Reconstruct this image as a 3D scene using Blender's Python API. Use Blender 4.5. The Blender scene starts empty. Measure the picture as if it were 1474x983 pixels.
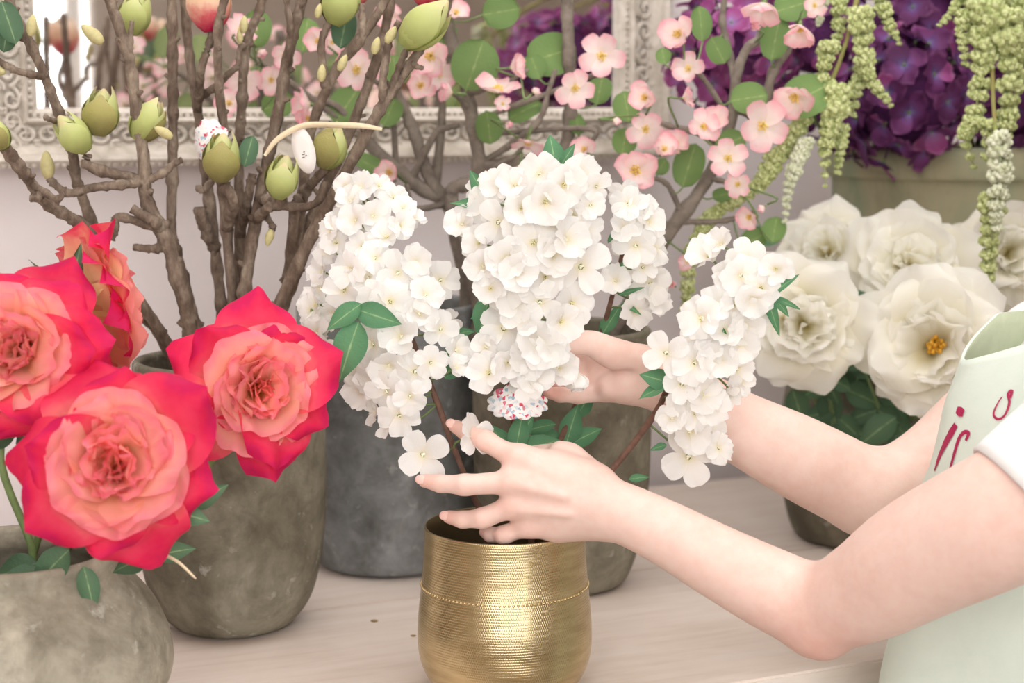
import bpy, math, random
import numpy as np
from mathutils import Vector, Matrix, Quaternion, noise as mnoise
C = bpy.context.scene.collection
SC = bpy.context.scene
PI = math.pi
rad = math.radians
RNG = random.Random(7)

# ---------------------------------------------------------------- camera, light, exposure
PITCH = rad(7.9)
FPX = 1474 * 60 / 36.0                      # focal length in pixels (60 mm lens, 36 mm sensor)
CAMP = Vector((0, 0, 0.557))
cd = bpy.data.cameras.new('camera'); cam = bpy.data.objects.new('camera', cd); C.objects.link(cam)
cd.lens = 60; cd.sensor_width = 36
cam.location = CAMP; cam.rotation_euler = (PI / 2 - PITCH, 0, 0)
cd.dof.use_dof = True; cd.dof.focus_distance = 1.60; cd.dof.aperture_fstop = 4.8
cd.clip_start = 0.05
SC.camera = cam

w = bpy.data.worlds.new('world'); SC.world = w; w.use_nodes = True
bg = w.node_tree.nodes['Background']
bg.inputs[0].default_value = (1.0, 0.985, 0.97, 1); bg.inputs[1].default_value = 3.2

def area(name, loc, target, sx, sy, power, col=(1, 1, 1)):
    l = bpy.data.lights.new(name, 'AREA'); l.shape = 'RECTANGLE'; l.size = sx; l.size_y = sy
    l.energy = power; l.color = col
    o = bpy.data.objects.new(name, l); C.objects.link(o); o.location = loc
    o.rotation_euler = (Vector(target) - Vector(loc)).to_track_quat('-Z', 'Y').to_euler()
    return o
area('window_light', (-0.9, -1.0, 1.45), (0.05, 1.7, 0.1), 1.5, 1.3, 38, (1, 0.99, 0.98))
area('overhead_fill', (0.5, 1.55, 1.74), (0.55, 1.75, 0.0), 2.6, 1.6, 23, (1, 0.98, 0.96))  # added soft fill from overhead for the dim roses at back right, no fixture
VS = SC.view_settings
VS.view_transform = 'Standard'; VS.look = 'None'; VS.gamma = 1.0; VS.use_curve_mapping = False
VS.exposure = 0.40

# ---------------------------------------------------------------- geometry helpers
FW = Vector((0, math.cos(PITCH), -math.sin(PITCH))); UP = Vector((0, math.sin(PITCH), math.cos(PITCH)))
def P(x, y, Y):
    """point of the place at world depth Y that the photograph shows at (x, y)"""
    d = FW + Vector((1, 0, 0)) * ((x - 737) / FPX) + UP * ((491.5 - y) / FPX)
    return CAMP + d * (Y / d.y)
def SCL(p):                                  # pixels per metre at a point
    return FPX / (Vector(p) - CAMP).dot(FW)
def V(*a): return Vector(a)

def new_mesh(name, verts, faces, mats=(), smooth=True, attrs=None, fmat=None):
    me = bpy.data.meshes.new(name)
    me.from_pydata([tuple(v) for v in verts], [], [tuple(f) for f in faces])
    for m in (mats if isinstance(mats, (list, tuple)) else [mats]):
        me.materials.append(m)
    if smooth: me.polygons.foreach_set('use_smooth', [True] * len(me.polygons))
    if fmat is not None: me.polygons.foreach_set('material_index', fmat)
    for k, vals in (attrs or {}).items():
        at = me.attributes.new(k, 'FLOAT', 'POINT'); at.data.foreach_set('value', vals)
    me.update()
    return me

WM = {}
def put(o, parent=None, M=None):
    M = Matrix.Identity(4) if M is None else M
    C.objects.link(o); WM[o.name] = M
    if parent is not None:
        o.parent = parent; o.matrix_basis = WM[parent.name].inverted() @ M
    else:
        o.matrix_basis = M
    return o
def part(name, me, parent=None, M=None, label=None, kind=None):
    o = put(bpy.data.objects.new(name, me), parent, M)
    if label: o['label'] = label
    if kind: o['kind'] = kind
    return o
def tag(o, label, cat, group=None):
    o['label'] = label; o['category'] = cat
    if group: o['group'] = group
    return o
def thing(name, loc, label, cat, group=None):
    return tag(put(bpy.data.objects.new(name, None), None, Matrix.Translation(Vector(loc))), label, cat, group)

class MB:
    """collects verts, faces and per-vertex attributes of one mesh"""
    def __init__(s): s.v = []; s.f = []; s.t = []; s.m = []
    def add(s, v, f, t=None, m=0):
        n = len(s.v); s.v += [Vector(q) for q in v]; s.f += [tuple(i + n for i in q) for q in f]
        s.t += list(t) if t is not None else [0.5] * len(v); s.m += [m] * len(f)
    def mesh(s, name, mats, smooth=True):
        return new_mesh(name, s.v, s.f, mats, smooth, {'t': s.t}, s.m)
    def obj(s, name, mats, parent=None, smooth=True, label=None, kind=None):
        """verts are in world space"""
        if parent is not None:
            inv = WM[parent.name].inverted(); s.v = [inv @ q for q in s.v]
            M = WM[parent.name]
        else: M = None
        return part(name, s.mesh(name, mats, smooth), parent, M, label, kind)

def spline(pts, n):
    """Catmull-Rom through pts (Vectors or tuples of any length), n samples"""
    A = np.array([list(p) for p in pts], float)
    if len(A) == 2: return [A[0] + (A[1] - A[0]) * i / (n - 1) for i in range(n)]
    Q = np.vstack([2 * A[0] - A[1], A, 2 * A[-1] - A[-2]])
    out = []
    for i in range(n):
        u = i / (n - 1) * (len(A) - 1); k = min(int(u), len(A) - 2); u -= k
        p0, p1, p2, p3 = Q[k:k + 4]
        out.append(.5 * (2 * p1 + (p2 - p0) * u + (2 * p0 - 5 * p1 + 4 * p2 - p3) * u * u + (3 * p1 - p0 - 3 * p2 + p3) * u ** 3))
    return out

def tube(pts, radii, seg=8, jit=0.0, seed=0, cap=True):
    """verts, faces of a tube along pts"""
    r_ = random.Random(seed); pts = [Vector(p) for p in pts]; n = len(pts)
    v, f = [], []
    ref = V(0.31, 0.2, 0.93)
    for i in range(n):
        d = (pts[min(i + 1, n - 1)] - pts[max(i - 1, 0)])
        d = d.normalized() if d.length > 1e-9 else V(0, 0, 1)
        a = d.cross(ref)
        if a.length < .05: a = d.cross(V(1, 0, 0))
        a.normalize(); b = d.cross(a); ref = a.cross(d) if False else ref
        r = radii[i] if hasattr(radii, '__len__') else radii
        for k in range(seg):
            q = r * (1 + jit * (r_.random() - .5) * 2)
            v.append(pts[i] + (a * math.cos(2 * PI * k / seg) + b * math.sin(2 * PI * k / seg)) * q)
    for i in range(n - 1):
        for k in range(seg):
            k2 = (k + 1) % seg
            f.append((i * seg + k, i * seg + k2, (i + 1) * seg + k2, (i + 1) * seg + k))
    if cap:
        f.append(tuple(range(seg))[::-1]); f.append(tuple(range((n - 1) * seg, n * seg)))
    return v, f

def lathe(prof, seg=64, wob=0.0, seed=0):
    """prof: list of (r, z); verts/faces around z"""
    v, f = [], []
    for j, (r, z) in enumerate(prof):
        for k in range(seg):
            a = 2 * PI * k / seg
            rr = r * (1 + wob * mnoise.noise(V(math.cos(a) * 1.3, math.sin(a) * 1.3, z * 9 + seed)))
            v.append(V(rr * math.cos(a), rr * math.sin(a), z))
    for j in range(len(prof) - 1):
        for k in range(seg):
            k2 = (k + 1) % seg
            f.append((j * seg + k, j * seg + k2, (j + 1) * seg + k2, (j + 1) * seg + k))
    return v, f

def ball(c, r, n=6, m=9, sq=(1, 1, 1)):
    v, f = [], []
    c = Vector(c)
    for i in range(n + 1):
        th = PI * i / n
        for k in range(m):
            a = 2 * PI * k / m
            v.append(c + V(r * sq[0] * math.sin(th) * math.cos(a), r * sq[1] * math.sin(th) * math.sin(a), r * sq[2] * math.cos(th)))
    for i in range(n):
        for k in range(m):
            k2 = (k + 1) % m
            f.append((i * m + k, (i + 1) * m + k, (i + 1) * m + k2, i * m + k2))
    return v, f

def box(x0, x1, y0, y1, z0, z1, M=None):
    v = [V(x, y, z) for z in (z0, z1) for y in (y0, y1) for x in (x0, x1)]
    if M is not None: v = [M @ q for q in v]
    return v, [(0, 2, 3, 1), (4, 5, 7, 6), (0, 1, 5, 4), (2, 6, 7, 3), (0, 4, 6, 2), (1, 3, 7, 5)]

def frame_z(n, roll=0.0, loc=(0, 0, 0), s=1.0, x_hint=None):
    """matrix whose local z is n; local x towards x_hint if given"""
    z = Vector(n).normalized()
    x = Vector(x_hint) if x_hint is not None else (V(0, 0, 1) if abs(z.z) < .9 else V(1, 0, 0))
    x = x - z * x.dot(z)
    if x.length < 1e-5: x = z.orthogonal()
    x.normalize(); y = z.cross(x)
    R = Matrix((x, y, z)).transposed().to_4x4()
    return Matrix.Translation(Vector(loc)) @ R @ Matrix.Rotation(roll, 4, 'Z') @ Matrix.Diagonal((s, s, s, 1))

def petal(L=1.0, W=.5, th0=30, th1=90, cup=.15, roll=.0, k=.25, tip=.0, wb=.25, end=.25, ruf=.0, fr=5, r0=.03, nu=8, nv=8, seed=0, p=1.0, zoff=0.0, wmax=.62):
    """one petal, growing from the flower's axis (z) outwards along +x. Angles from the axis in degrees."""
    rr = random.Random(seed); ph = rr.random() * 6.28; ph2 = rr.random() * 6.28
    N = 24; cr = [(r0, zoff)]; ths = []
    for i in range(N):
        th = rad(th0 + (th1 - th0) * ((i + .5) / N) ** p); ths.append(th)
        cr.append((cr[-1][0] + math.sin(th) * L / N, cr[-1][1] + math.cos(th) * L / N))
    ths.append(ths[-1])
    v, t, f = [], [], []
    for i in range(nu + 1):
        u0 = i / nu
        for j in range(nv + 1):
            q = -1 + 2 * j / nv
            u = u0 * (1 - k * q * q * u0) + tip * u0 ** 3 * (1 - abs(q)) ** 1.5
            u = max(u, 0)
            x = min(u, 1.0) * N; a = min(int(x), N - 1); fr_ = x - a
            th = ths[a]
            cx = cr[a][0] + (cr[a + 1][0] - cr[a][0]) * fr_; cz = cr[a][1] + (cr[a + 1][1] - cr[a][1]) * fr_
            if u > 1: cx += math.sin(th) * L * (u - 1); cz += math.cos(th) * L * (u - 1)
            wd = W * (wb + (1 - wb) * math.sin(PI / 2 * min(1, u0 / wmax))) * (1 - end * max(0, (u0 - wmax) / (1 - wmax)) ** 2)
            y = wd * q
            off = cup * W * q * q * (.4 + .6 * u0) - roll * W * max(0, u0 - .5) ** 2 * 4 * q * q + ruf * W * u0 ** 2 * (math.sin(fr * q + ph) * .6 + math.sin(fr * 1.7 * q + ph2) * .4)
            v.append(V(cx - math.cos(th) * off, y, cz + math.sin(th) * off))
            t.append(min(1, u0 * (1 + .12 * q * q)))
    for i in range(nu):
        for j in range(nv):
            a = i * (nv + 1) + j
            f.append((a, a + nv + 1, a + nv + 2, a + 1))
    return v, f, t

def bud_scale(R=.3, H=1.0, spread=58, off=.0, opn=.0, nu=8, nv=6, tipw=.16):
    """a scale that hugs an egg: a sector of a surface of revolution, widest at mid height"""
    v, t, f = [], [], []
    for i in range(nu + 1):
        u = i / nu
        for j in range(nv + 1):
            q = -1 + 2 * j / nv
            uu = u * (1 - .16 * q * q * u)
            r = R * math.sin(PI * min(1, .06 + .86 * uu) ** .85) ** .8 * (1 + off) + opn * uu * uu
            wd = math.sin(PI * (.30 + .70 * u * .93)) ** .75 + tipw * u
            a = rad(spread) * q * wd
            v.append(V(r * math.cos(a), r * math.sin(a), H * uu)); t.append(uu)
    for i in range(nu):
        for j in range(nv):
            a = i * (nv + 1) + j; f.append((a, a + nv + 1, a + nv + 2, a + 1))
    return v, f, t
def leaf(L=1, W=.3, bend=.25, fold=.12, pointed=True, nu=10, nv=6, seed=0, wav=.03):
    """leaf growing along +x, upper side +z; t = distance from the midrib"""
    rr = random.Random(seed); ph = rr.random() * 6
    v, t, f = [], [], []
    for i in range(nu + 1):
        u = i / nu
        if pointed: wd = W * (math.sin(PI * u ** .8) ** .9 if 0 < u < 1 else 0) * (1 - .25 * u)
        else: wd = W * (max(0, 1 - (2 * u - 1) ** 2)) ** .5
        wd = max(wd, .004)
        for j in range(nv + 1):
            q = -1 + 2 * j / nv
            z = -bend * u * u * L + fold * abs(q) * wd * 2 + wav * L * math.sin(7 * u + ph + 2 * q) * q * q
            v.append(V(u * L, wd * q, z)); t.append(abs(q))
    for i in range(nu):
        for j in range(nv):
            a = i * (nv + 1) + j
            f.append((a, a + nv + 1, a + nv + 2, a + 1))
    return v, f, t

# ---------------------------------------------------------------- materials
def nodes_of(name):
    m = bpy.data.materials.new(name); m.use_nodes = True
    nt = m.node_tree
    return m, nt, nt.nodes['Principled BSDF']
def N(nt, typ, **kw):
    n = nt.nodes.new(typ)
    for k, v_ in kw.items(): setattr(n, k, v_)
    return n
def ramp(nt, stops, fac):
    r = N(nt, 'ShaderNodeValToRGB'); e = r.color_ramp.elements
    while len(e) < len(stops): e.new(0.5)
    for x, (p_, c) in zip(e, stops): x.position = p_; x.color = (*c, 1)
    nt.links.new(fac, r.inputs[0]); return r.outputs[0]
def srgb(r, g, b):
    return tuple((c / 255 / 12.92) if c / 255 <= .04045 else ((c / 255 + .055) / 1.055) ** 2.4 for c in (r, g, b))
def noise_fac(nt, scale, detail=4, rough=.6, dist=0, coord='Object', stretch=None):
    tc = N(nt, 'ShaderNodeTexCoord'); out = tc.outputs[coord]
    if stretch:
        mp = N(nt, 'ShaderNodeMapping'); mp.inputs['Scale'].default_value = stretch; nt.links.new(out, mp.inputs[0]); out = mp.outputs[0]
    n = N(nt, 'ShaderNodeTexNoise'); n.inputs['Scale'].default_value = scale; n.inputs['Detail'].default_value = detail
    n.inputs['Roughness'].default_value = rough; n.inputs['Distortion'].default_value = dist
    nt.links.new(out, n.inputs['Vector']); return n.outputs['Fac']
def bump(nt, b, h, strength=.3, dist=.002):
    n = N(nt, 'ShaderNodeBump'); n.inputs['Strength'].default_value = strength; n.inputs['Distance'].default_value = dist
    nt.links.new(h, n.inputs['Height']); nt.links.new(n.outputs[0], b.inputs['Normal']); return n
def mat_plain(name, col, rough=.6, metal=0, spec=.5, var=0, nscale=40, bmp=0, bscale=200, stretch=None):
    m, nt, b = nodes_of(name)
    b.inputs['Roughness'].default_value = rough; b.inputs['Metallic'].default_value = metal
    b.inputs['Specular IOR Level'].default_value = spec
    if var:
        lo = tuple(c * (1 - var) for c in col); hi = tuple(min(1, c * (1 + var)) for c in col)
        nt.links.new(ramp(nt, [(.3, lo), (.7, hi)], noise_fac(nt, nscale, stretch=stretch)), b.inputs['Base Color'])
    else: b.inputs['Base Color'].default_value = (*col, 1)
    if bmp: bump(nt, b, noise_fac(nt, bscale, stretch=stretch), bmp, .003)
    return m
def mat_noise(name, stops, scale, rough=.7, bmp=.2, bscale=None, spec=.3, detail=6, stretch=None, second=None):
    m, nt, b = nodes_of(name)
    b.inputs['Roughness'].default_value = rough; b.inputs['Specular IOR Level'].default_value = spec
    col = ramp(nt, stops, noise_fac(nt, scale, detail, .65, .4, stretch=stretch))
    if second:
        st2, sc2, amt = second
        mx = N(nt, 'ShaderNodeMix', data_type='RGBA', blend_type='MULTIPLY'); mx.inputs[0].default_value = amt
        nt.links.new(col, mx.inputs[6]); nt.links.new(ramp(nt, st2, noise_fac(nt, sc2, 4, .6, .8)), mx.inputs[7]); col = mx.outputs[2]
    nt.links.new(col, b.inputs['Base Color'])
    if bmp: bump(nt, b, noise_fac(nt, bscale or scale * 4, 5, stretch=stretch), bmp, .004)
    return m
def mat_petal(name, stops, back=None, trans=.3, var=.06, rough=.65, vein=.12, nscale=30, namt=.12):
    """t (0 at the base, 1 at the rim) picks the colour; a different reverse side if back is given"""
    m, nt, b = nodes_of(name)
    at = N(nt, 'ShaderNodeAttribute', attribute_name='t')
    nf = noise_fac(nt, nscale, 3)
    ma = N(nt, 'ShaderNodeMath', operation='MULTIPLY_ADD'); ma.inputs[1].default_value = namt * 2; ma.inputs[2].default_value = -namt
    nt.links.new(nf, ma.inputs[0])
    ad = N(nt, 'ShaderNodeMath', operation='ADD'); nt.links.new(at.outputs['Fac'], ad.inputs[0]); nt.links.new(ma.outputs[0], ad.inputs[1])
    col = ramp(nt, stops, ad.outputs[0])
    if back:
        g = N(nt, 'ShaderNodeNewGeometry'); mx = N(nt, 'ShaderNodeMix', data_type='RGBA')
        nt.links.new(g.outputs['Backfacing'], mx.inputs[0]); nt.links.new(col, mx.inputs[6])
        nt.links.new(ramp(nt, back, ad.outputs[0]), mx.inputs[7]); col = mx.outputs[2]
    oi = N(nt, 'ShaderNodeObjectInfo'); hs = N(nt, 'ShaderNodeHueSaturation')
    mr = N(nt, 'ShaderNodeMapRange'); mr.inputs[3].default_value = 1 - var; mr.inputs[4].default_value = 1 + var
    nt.links.new(oi.outputs['Random'], mr.inputs[0]); nt.links.new(mr.outputs[0], hs.inputs['Value'])
    nt.links.new(col, hs.inputs['Color']); col = hs.outputs[0]
    nt.links.new(col, b.inputs['Base Color']); b.inputs['Roughness'].default_value = rough; b.inputs['Specular IOR Level'].default_value = .2
    if vein: bump(nt, b, noise_fac(nt, nscale * 3, 4), vein, .004)
    tr = N(nt, 'ShaderNodeBsdfTranslucent'); nt.links.new(col, tr.inputs[0])
    ms = N(nt, 'ShaderNodeMixShader'); ms.inputs[0].default_value = trans
    nt.links.new(b.outputs[0], ms.inputs[1]); nt.links.new(tr.outputs[0], ms.inputs[2])
    nt.links.new(ms.outputs[0], nt.nodes['Material Output'].inputs[0])
    return m

M_WALL = mat_noise('painted_wall', [(.3, srgb(226, 217, 219)), (.7, srgb(234, 227, 228))], 3, .8, .05, 60)
M_SIDE = mat_plain('shop_wall', srgb(188, 176, 164), .85)
M_CEIL = mat_plain('ceiling_paint', srgb(240, 236, 230), .9)
M_FLOOR = mat_noise('shop_floor', [(.3, srgb(160, 148, 138)), (.7, srgb(190, 178, 166))], 4, .6, .05)
M_WOOD = mat_noise('whitewashed_wood', [(.25, srgb(220, 205, 194)), (.5, srgb(232, 219, 209)), (.8, srgb(238, 228, 220))], 5, .6, .12, 30, stretch=(1, 9, 9), spec=.35,
                   second=([(.3, (.90, .88, .86)), (.6, (1, 1, 1))], 6, .7))
def stone(name, c0, c1, c2, c3):
    """weathered cement: big stains, medium clouds, pale flecks"""
    m, nt, b = nodes_of(name); b.inputs['Roughness'].default_value = .8; b.inputs['Specular IOR Level'].default_value = .3
    col = ramp(nt, [(.28, c0), (.45, c1), (.62, c2), (.82, c3)], noise_fac(nt, 13, 9, .68, .6))
    def mul(col, stops, sc, amt, det=5, blend='MULTIPLY'):
        mx = N(nt, 'ShaderNodeMix', data_type='RGBA', blend_type=blend); mx.inputs[0].default_value = amt
        nt.links.new(col, mx.inputs[6]); nt.links.new(ramp(nt, stops, noise_fac(nt, sc, det, .65, .3)), mx.inputs[7]); return mx.outputs[2]
    col = mul(col, [(.36, (.52, .50, .46)), (.58, (1, 1, 1))], 6, .85)
    col = mul(col, [(.40, (.70, .69, .67)), (.55, (1, 1, 1))], 34, .7, 7)
    col = mul(col, [(.62, (0, 0, 0)), (.72, (.34, .34, .33))], 42, .55, 4, 'ADD')
    nt.links.new(col, b.inputs['Base Color']); bump(nt, b, noise_fac(nt, 60, 6), .3, .004); return m
M_STONE = stone('grey_brown_stone', srgb(104, 98, 84), srgb(130, 124, 108), srgb(150, 144, 128), srgb(184, 178, 164))
M_STONEB = stone('blue_grey_stone', srgb(116, 118, 116), srgb(140, 143, 144), srgb(160, 163, 166), srgb(196, 198, 198))
M_STONEL = stone('pale_grey_stone', srgb(132, 126, 110), srgb(164, 158, 142), srgb(188, 181, 165), srgb(216, 208, 190))
M_MOSS = mat_noise('mossy_stone', [(.3, srgb(138, 140, 112)), (.42, srgb(172, 164, 136)), (.56, srgb(150, 160, 132)), (.7, srgb(196, 186, 158))], 6, .85, .25, 60, stretch=(1, 1, .45))
M_SOIL = mat_noise('dark_filling', [(.3, srgb(84, 76, 64)), (.7, srgb(118, 106, 90))], 60, .9, .5)
M_BARK = mat_noise('magnolia_bark', [(.28, srgb(92, 78, 68)), (.45, srgb(124, 108, 96)), (.58, srgb(150, 134, 120)), (.75, srgb(182, 170, 152))], 75, .88, 1.0, 130, stretch=(1, 1, .5), second=([(.35, (.62, .56, .52)), (.6, (1, 1, .98))], 24, .8))
M_BARKG = mat_noise('grey_bark', [(.25, srgb(98, 88, 80)), (.5, srgb(128, 118, 108)), (.75, srgb(154, 144, 132))], 50, .85, .5, 140)
M_STEMB = mat_noise('brown_stem', [(.3, srgb(92, 66, 56)), (.7, srgb(130, 98, 84))], 80, .7, .3)
M_STEMG = mat_plain('green_stem', srgb(112, 134, 82), .55, var=.2, nscale=60)
M_LEAFD = mat_petal('dark_leaf', [(0, srgb(140, 168, 124)), (.08, srgb(92, 122, 92)), (1, srgb(80, 110, 84))], [(0, srgb(146, 170, 136)), (.15, srgb(120, 146, 118)), (1, srgb(114, 140, 114))], .15, .28, .42, .2, 5)
M_LEAFG = mat_petal('bright_leaf', [(0, srgb(150, 184, 136)), (.08, srgb(98, 146, 106)), (1, srgb(86, 134, 98))], [(0, srgb(164, 190, 146)), (.15, srgb(126, 164, 124)), (1, srgb(120, 160, 122))], .22, .1, .5, .2, 5)
M_LEAFO = mat_petal('round_leaf', [(0, srgb(158, 176, 116)), (.05, srgb(122, 150, 90)), (1, srgb(112, 142, 84))], [(0, srgb(164, 180, 126)), (1, srgb(142, 164, 110))], .25, .12, .5, .2, 5)
M_WPET = mat_petal('white_petal', [(0, srgb(246, 238, 200)), (.18, srgb(250, 245, 234)), (.45, srgb(253, 251, 248)), (1, srgb(254, 253, 252))], None, .42, .03, .7, .18, 4)
M_PPET = mat_petal('pink_petal', [(0, srgb(252, 238, 200)), (.22, srgb(254, 238, 232)), (.6, srgb(254, 230, 229)), (.86, srgb(251, 206, 211)), (1, srgb(247, 180, 194))], None, .42, .06, .65, .15, 3)
M_ROSEO = mat_petal('crimson_petal', [(0, srgb(254, 226, 130)), (.34, srgb(253, 208, 136)), (.52, srgb(250, 136, 134)), (.72, srgb(244, 74, 106)), (.9, srgb(236, 44, 92)), (1, srgb(218, 34, 98))],
                    [(0, srgb(250, 236, 160)), (.45, srgb(253, 236, 178)), (.74, srgb(250, 190, 156)), (1, srgb(232, 60, 98))], .36, .08, .55, .06, 2.2, .30)
M_ROSEI = mat_petal('coral_petal', [(0, srgb(246, 170, 60)), (.28, srgb(253, 190, 112)), (.5, srgb(255, 190, 156)), (.8, srgb(255, 178, 168)), (1, srgb(252, 142, 158))],
                    [(0, srgb(255, 214, 120)), (.4, srgb(255, 204, 160)), (1, srgb(254, 166, 162))], .4, .09, .55, .06, 2.2, .2)
M_STAM2 = mat_plain('white_stamens', srgb(252, 246, 226), .6)
M_STAM = mat_plain('cream_stamens', srgb(252, 238, 188), .6, var=.08, nscale=200)
M_CREAM = mat_petal('cream_petal', [(0, srgb(252, 240, 170)), (.30, srgb(255, 248, 214)), (.58, srgb(255, 252, 239)), (1, srgb(255, 254, 250))], None, .55, .03, .65, .06, 2)
M_PURP = mat_petal('purple_petal', [(0, srgb(130, 122, 172)), (.18, srgb(118, 82, 140)), (.5, srgb(116, 60, 112)), (.8, srgb(102, 50, 98)), (1, srgb(130, 74, 122))], None, .3, .30, .55, .1, 1.6, .3)
M_MAGT = mat_petal('magenta_petal', [(0, srgb(160, 146, 190)), (.18, srgb(160, 112, 168)), (.5, srgb(158, 84, 140)), (.8, srgb(146, 68, 124)), (1, srgb(172, 106, 154))], None, .3, .28, .55, .1, 1.6, .3)
M_BUDG = mat_petal('green_bud_scale', [(0, srgb(166, 172, 104)), (.5, srgb(204, 212, 138)), (.85, srgb(218, 222, 160)), (1, srgb(238, 216, 176))], None, .25, .08, .55, .1, 3)
M_BUDO = mat_petal('olive_bud_scale', [(0, srgb(132, 124, 78)), (.6, srgb(166, 160, 98)), (1, srgb(176, 166, 112))], None, .1, .08, .6, .3, 6)
M_BUDY = mat_plain('yellow_bud', srgb(198, 188, 136), .65, var=.15, nscale=3)
M_MAGN = mat_petal('magnolia_petal', [(0, srgb(196, 40, 84)), (.22, srgb(226, 106, 116)), (.5, srgb(248, 214, 186)), (1, srgb(252, 236, 214))], None, .3, .05, .6, .1, 3, .3)
M_YEL = mat_plain('yellow_stamens', srgb(246, 206, 100), .6, var=.15, nscale=200)
M_YELO = mat_plain('ochre_stamens', srgb(226, 168, 50), .6, var=.2, nscale=200)
M_AMA = mat_noise('amaranth_green', [(.3, srgb(140, 152, 92)), (.46, srgb(188, 198, 132)), (.6, srgb(222, 228, 172)), (.8, srgb(236, 238, 196))], 190, .8, .9, 300, spec=.2, detail=3)
M_AMAP = mat_noise('amaranth_pale', [(.3, srgb(196, 206, 158)), (.5, srgb(226, 230, 200)), (.7, srgb(244, 244, 226))], 190, .8, .9, 300, spec=.2, detail=3)
# ---------------------------------------------------------------- the room: wall and table stand at an angle to the camera
YAW = rad(24)
WD = V(math.cos(YAW), math.sin(YAW), 0); ND = V(math.sin(YAW), -math.cos(YAW), 0); W0 = V(0, 2.42, 0)
WALLM = Matrix.Translation(W0) @ Matrix((WD, -ND, V(0, 0, 1))).transposed().to_4x4()      # local x along the wall, -y into the room
FLZ, CLZ = -0.95, 1.80
def struct(name, b, M, mat):
    v, f = box(*b); o = part(name, new_mesh(name, v, f, mat, False), None, M); o['kind'] = 'structure'; return o
struct('wall_back', (-2.3, 2.7, 0, .12, FLZ, CLZ), WALLM, M_WALL)
struct('wall_left', (-2.42, -2.3, -4.4, .12, FLZ, CLZ), WALLM, M_SIDE)
struct('wall_right', (2.7, 2.82, -4.4, .12, FLZ, CLZ), WALLM, M_SIDE)
FRT = -4.0
struct('wall_front', (.15, 2.82, FRT - .12, FRT, FLZ, CLZ), WALLM, M_SIDE)
struct('wall_front', (-2.42, .15, FRT - .12, FRT, FLZ, -.45), WALLM, M_SIDE)
for k, xx in enumerate((-2.36, -1.56, -.76, .09)):
    struct('window_%d' % (k + 1), (xx - .03, xx + .03, FRT - .09, FRT - .03, -.45, CLZ), WALLM, M_CEIL)
struct('floor', (-2.42, 2.82, -4.4, .12, FLZ - .1, FLZ), WALLM, M_FLOOR)
struct('ceiling', (-2.42, 2.82, -4.4, .12, CLZ, CLZ + .1), WALLM, M_CEIL)
struct('baseboard_back', (-2.3, 2.7, -.015, 0, FLZ, FLZ + .1), WALLM, M_CEIL)

# table
E0 = V(0, 1.50, 0)                                                     # its front edge runs through here along WD
TM = Matrix.Translation(E0) @ Matrix((WD, -ND, V(0, 0, 1))).transposed().to_4x4()
table = tag(put(bpy.data.objects.new('table', None), None, TM @ Matrix.Translation((0, .4, FLZ))), 'long whitewashed wooden table carrying the stone pots and flowers', 'table')
DEP = .80
y = 0.0
for k, wdt in enumerate((.40, .396)):
    b = bpy.data.meshes.new('plank')
    v, f = box(-1.5, 1.75, y + .0015, y + wdt - .0015, -.035, 0)
    import bmesh
    bm = bmesh.new(); bm.from_mesh(new_mesh('tmp', v, f, M_WOOD, False))
    bmesh.ops.bevel(bm, geom=bm.edges[:], offset=.0025, segments=2, affect='EDGES')
    bm.to_mesh(b); bm.free(); b.materials.append(M_WOOD)
    part('plank', b, table, TM); y += wdt
def tpart(name, b):
    v, f = box(*b); return part(name, new_mesh(name, v, f, M_WOOD, False), table, TM)
tpart('apron_rail', (-1.45, 1.70, .03, .055, -.14, -.0355)); tpart('apron_rail', (-1.45, 1.70, .745, .77, -.14, -.0355))
for lx in (-1.42, 1.63):
    for ly in (.04, .70): tpart('leg', (lx, lx + .065, ly, ly + .065, FLZ, -.036))

# gold pot
GP = V(-.007, 1.589, 0)
m, nt, b = nodes_of('hammered_brass')
b.inputs['Metallic'].default_value = 1.0; b.inputs['Roughness'].default_value = .22
b.inputs['Anisotropic'].default_value = .55
tg = N(nt, 'ShaderNodeTangent', direction_type='RADIAL', axis='Z'); nt.links.new(tg.outputs[0], b.inputs['Tangent'])
nt.links.new(ramp(nt, [(.3, srgb(192, 172, 130)), (.7, srgb(218, 200, 160))], noise_fac(nt, 30, 4, stretch=(1, 1, 5))), b.inputs['Base Color'])
at = N(nt, 'ShaderNodeUVMap'); mp = N(nt, 'ShaderNodeMapping'); nt.links.new(at.outputs[0], mp.inputs[0])
br = N(nt, 'ShaderNodeTexBrick'); br.inputs['Scale'].default_value = 1; br.inputs['Mortar Size'].default_value = .22; br.inputs['Mortar Smooth'].default_value = 1
br.inputs['Brick Width'].default_value = 1; br.inputs['Row Height'].default_value = 1
br.inputs['Color1'].default_value = (1, 1, 1, 1); br.inputs['Color2'].default_value = (.85, .85, .85, 1); br.inputs['Mortar'].default_value = (0, 0, 0, 1)
mp.inputs['Scale'].default_value = (230, 64, 1); nt.links.new(mp.outputs[0], br.inputs['Vector'])
bn = bump(nt, b, br.outputs['Color'], .24, .0010)
M_BRASS = m
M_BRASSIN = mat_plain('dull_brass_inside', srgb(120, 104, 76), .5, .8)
pot = thing('brass_pot', GP, 'shiny gold brass pot with fine hammered rows holding the white blossom stems', 'pot')
key = [(.060, .000), (.066, .003), (.075, .014), (.0815, .030), (.0838, .048), (.0832, .070), (.0805, .098), (.0785, .120), (.0772, .145), (.0768, .1575), (.0764, .1600)]
prof = [(0, 0), (.030, 0)] + [tuple(p) for p in spline(key, 60)]
nb = len(prof)
v, f = lathe(prof, 96)
me = new_mesh('body', v, f, [M_BRASS])
uv = me.uv_layers.new(name='UVMap')
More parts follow.
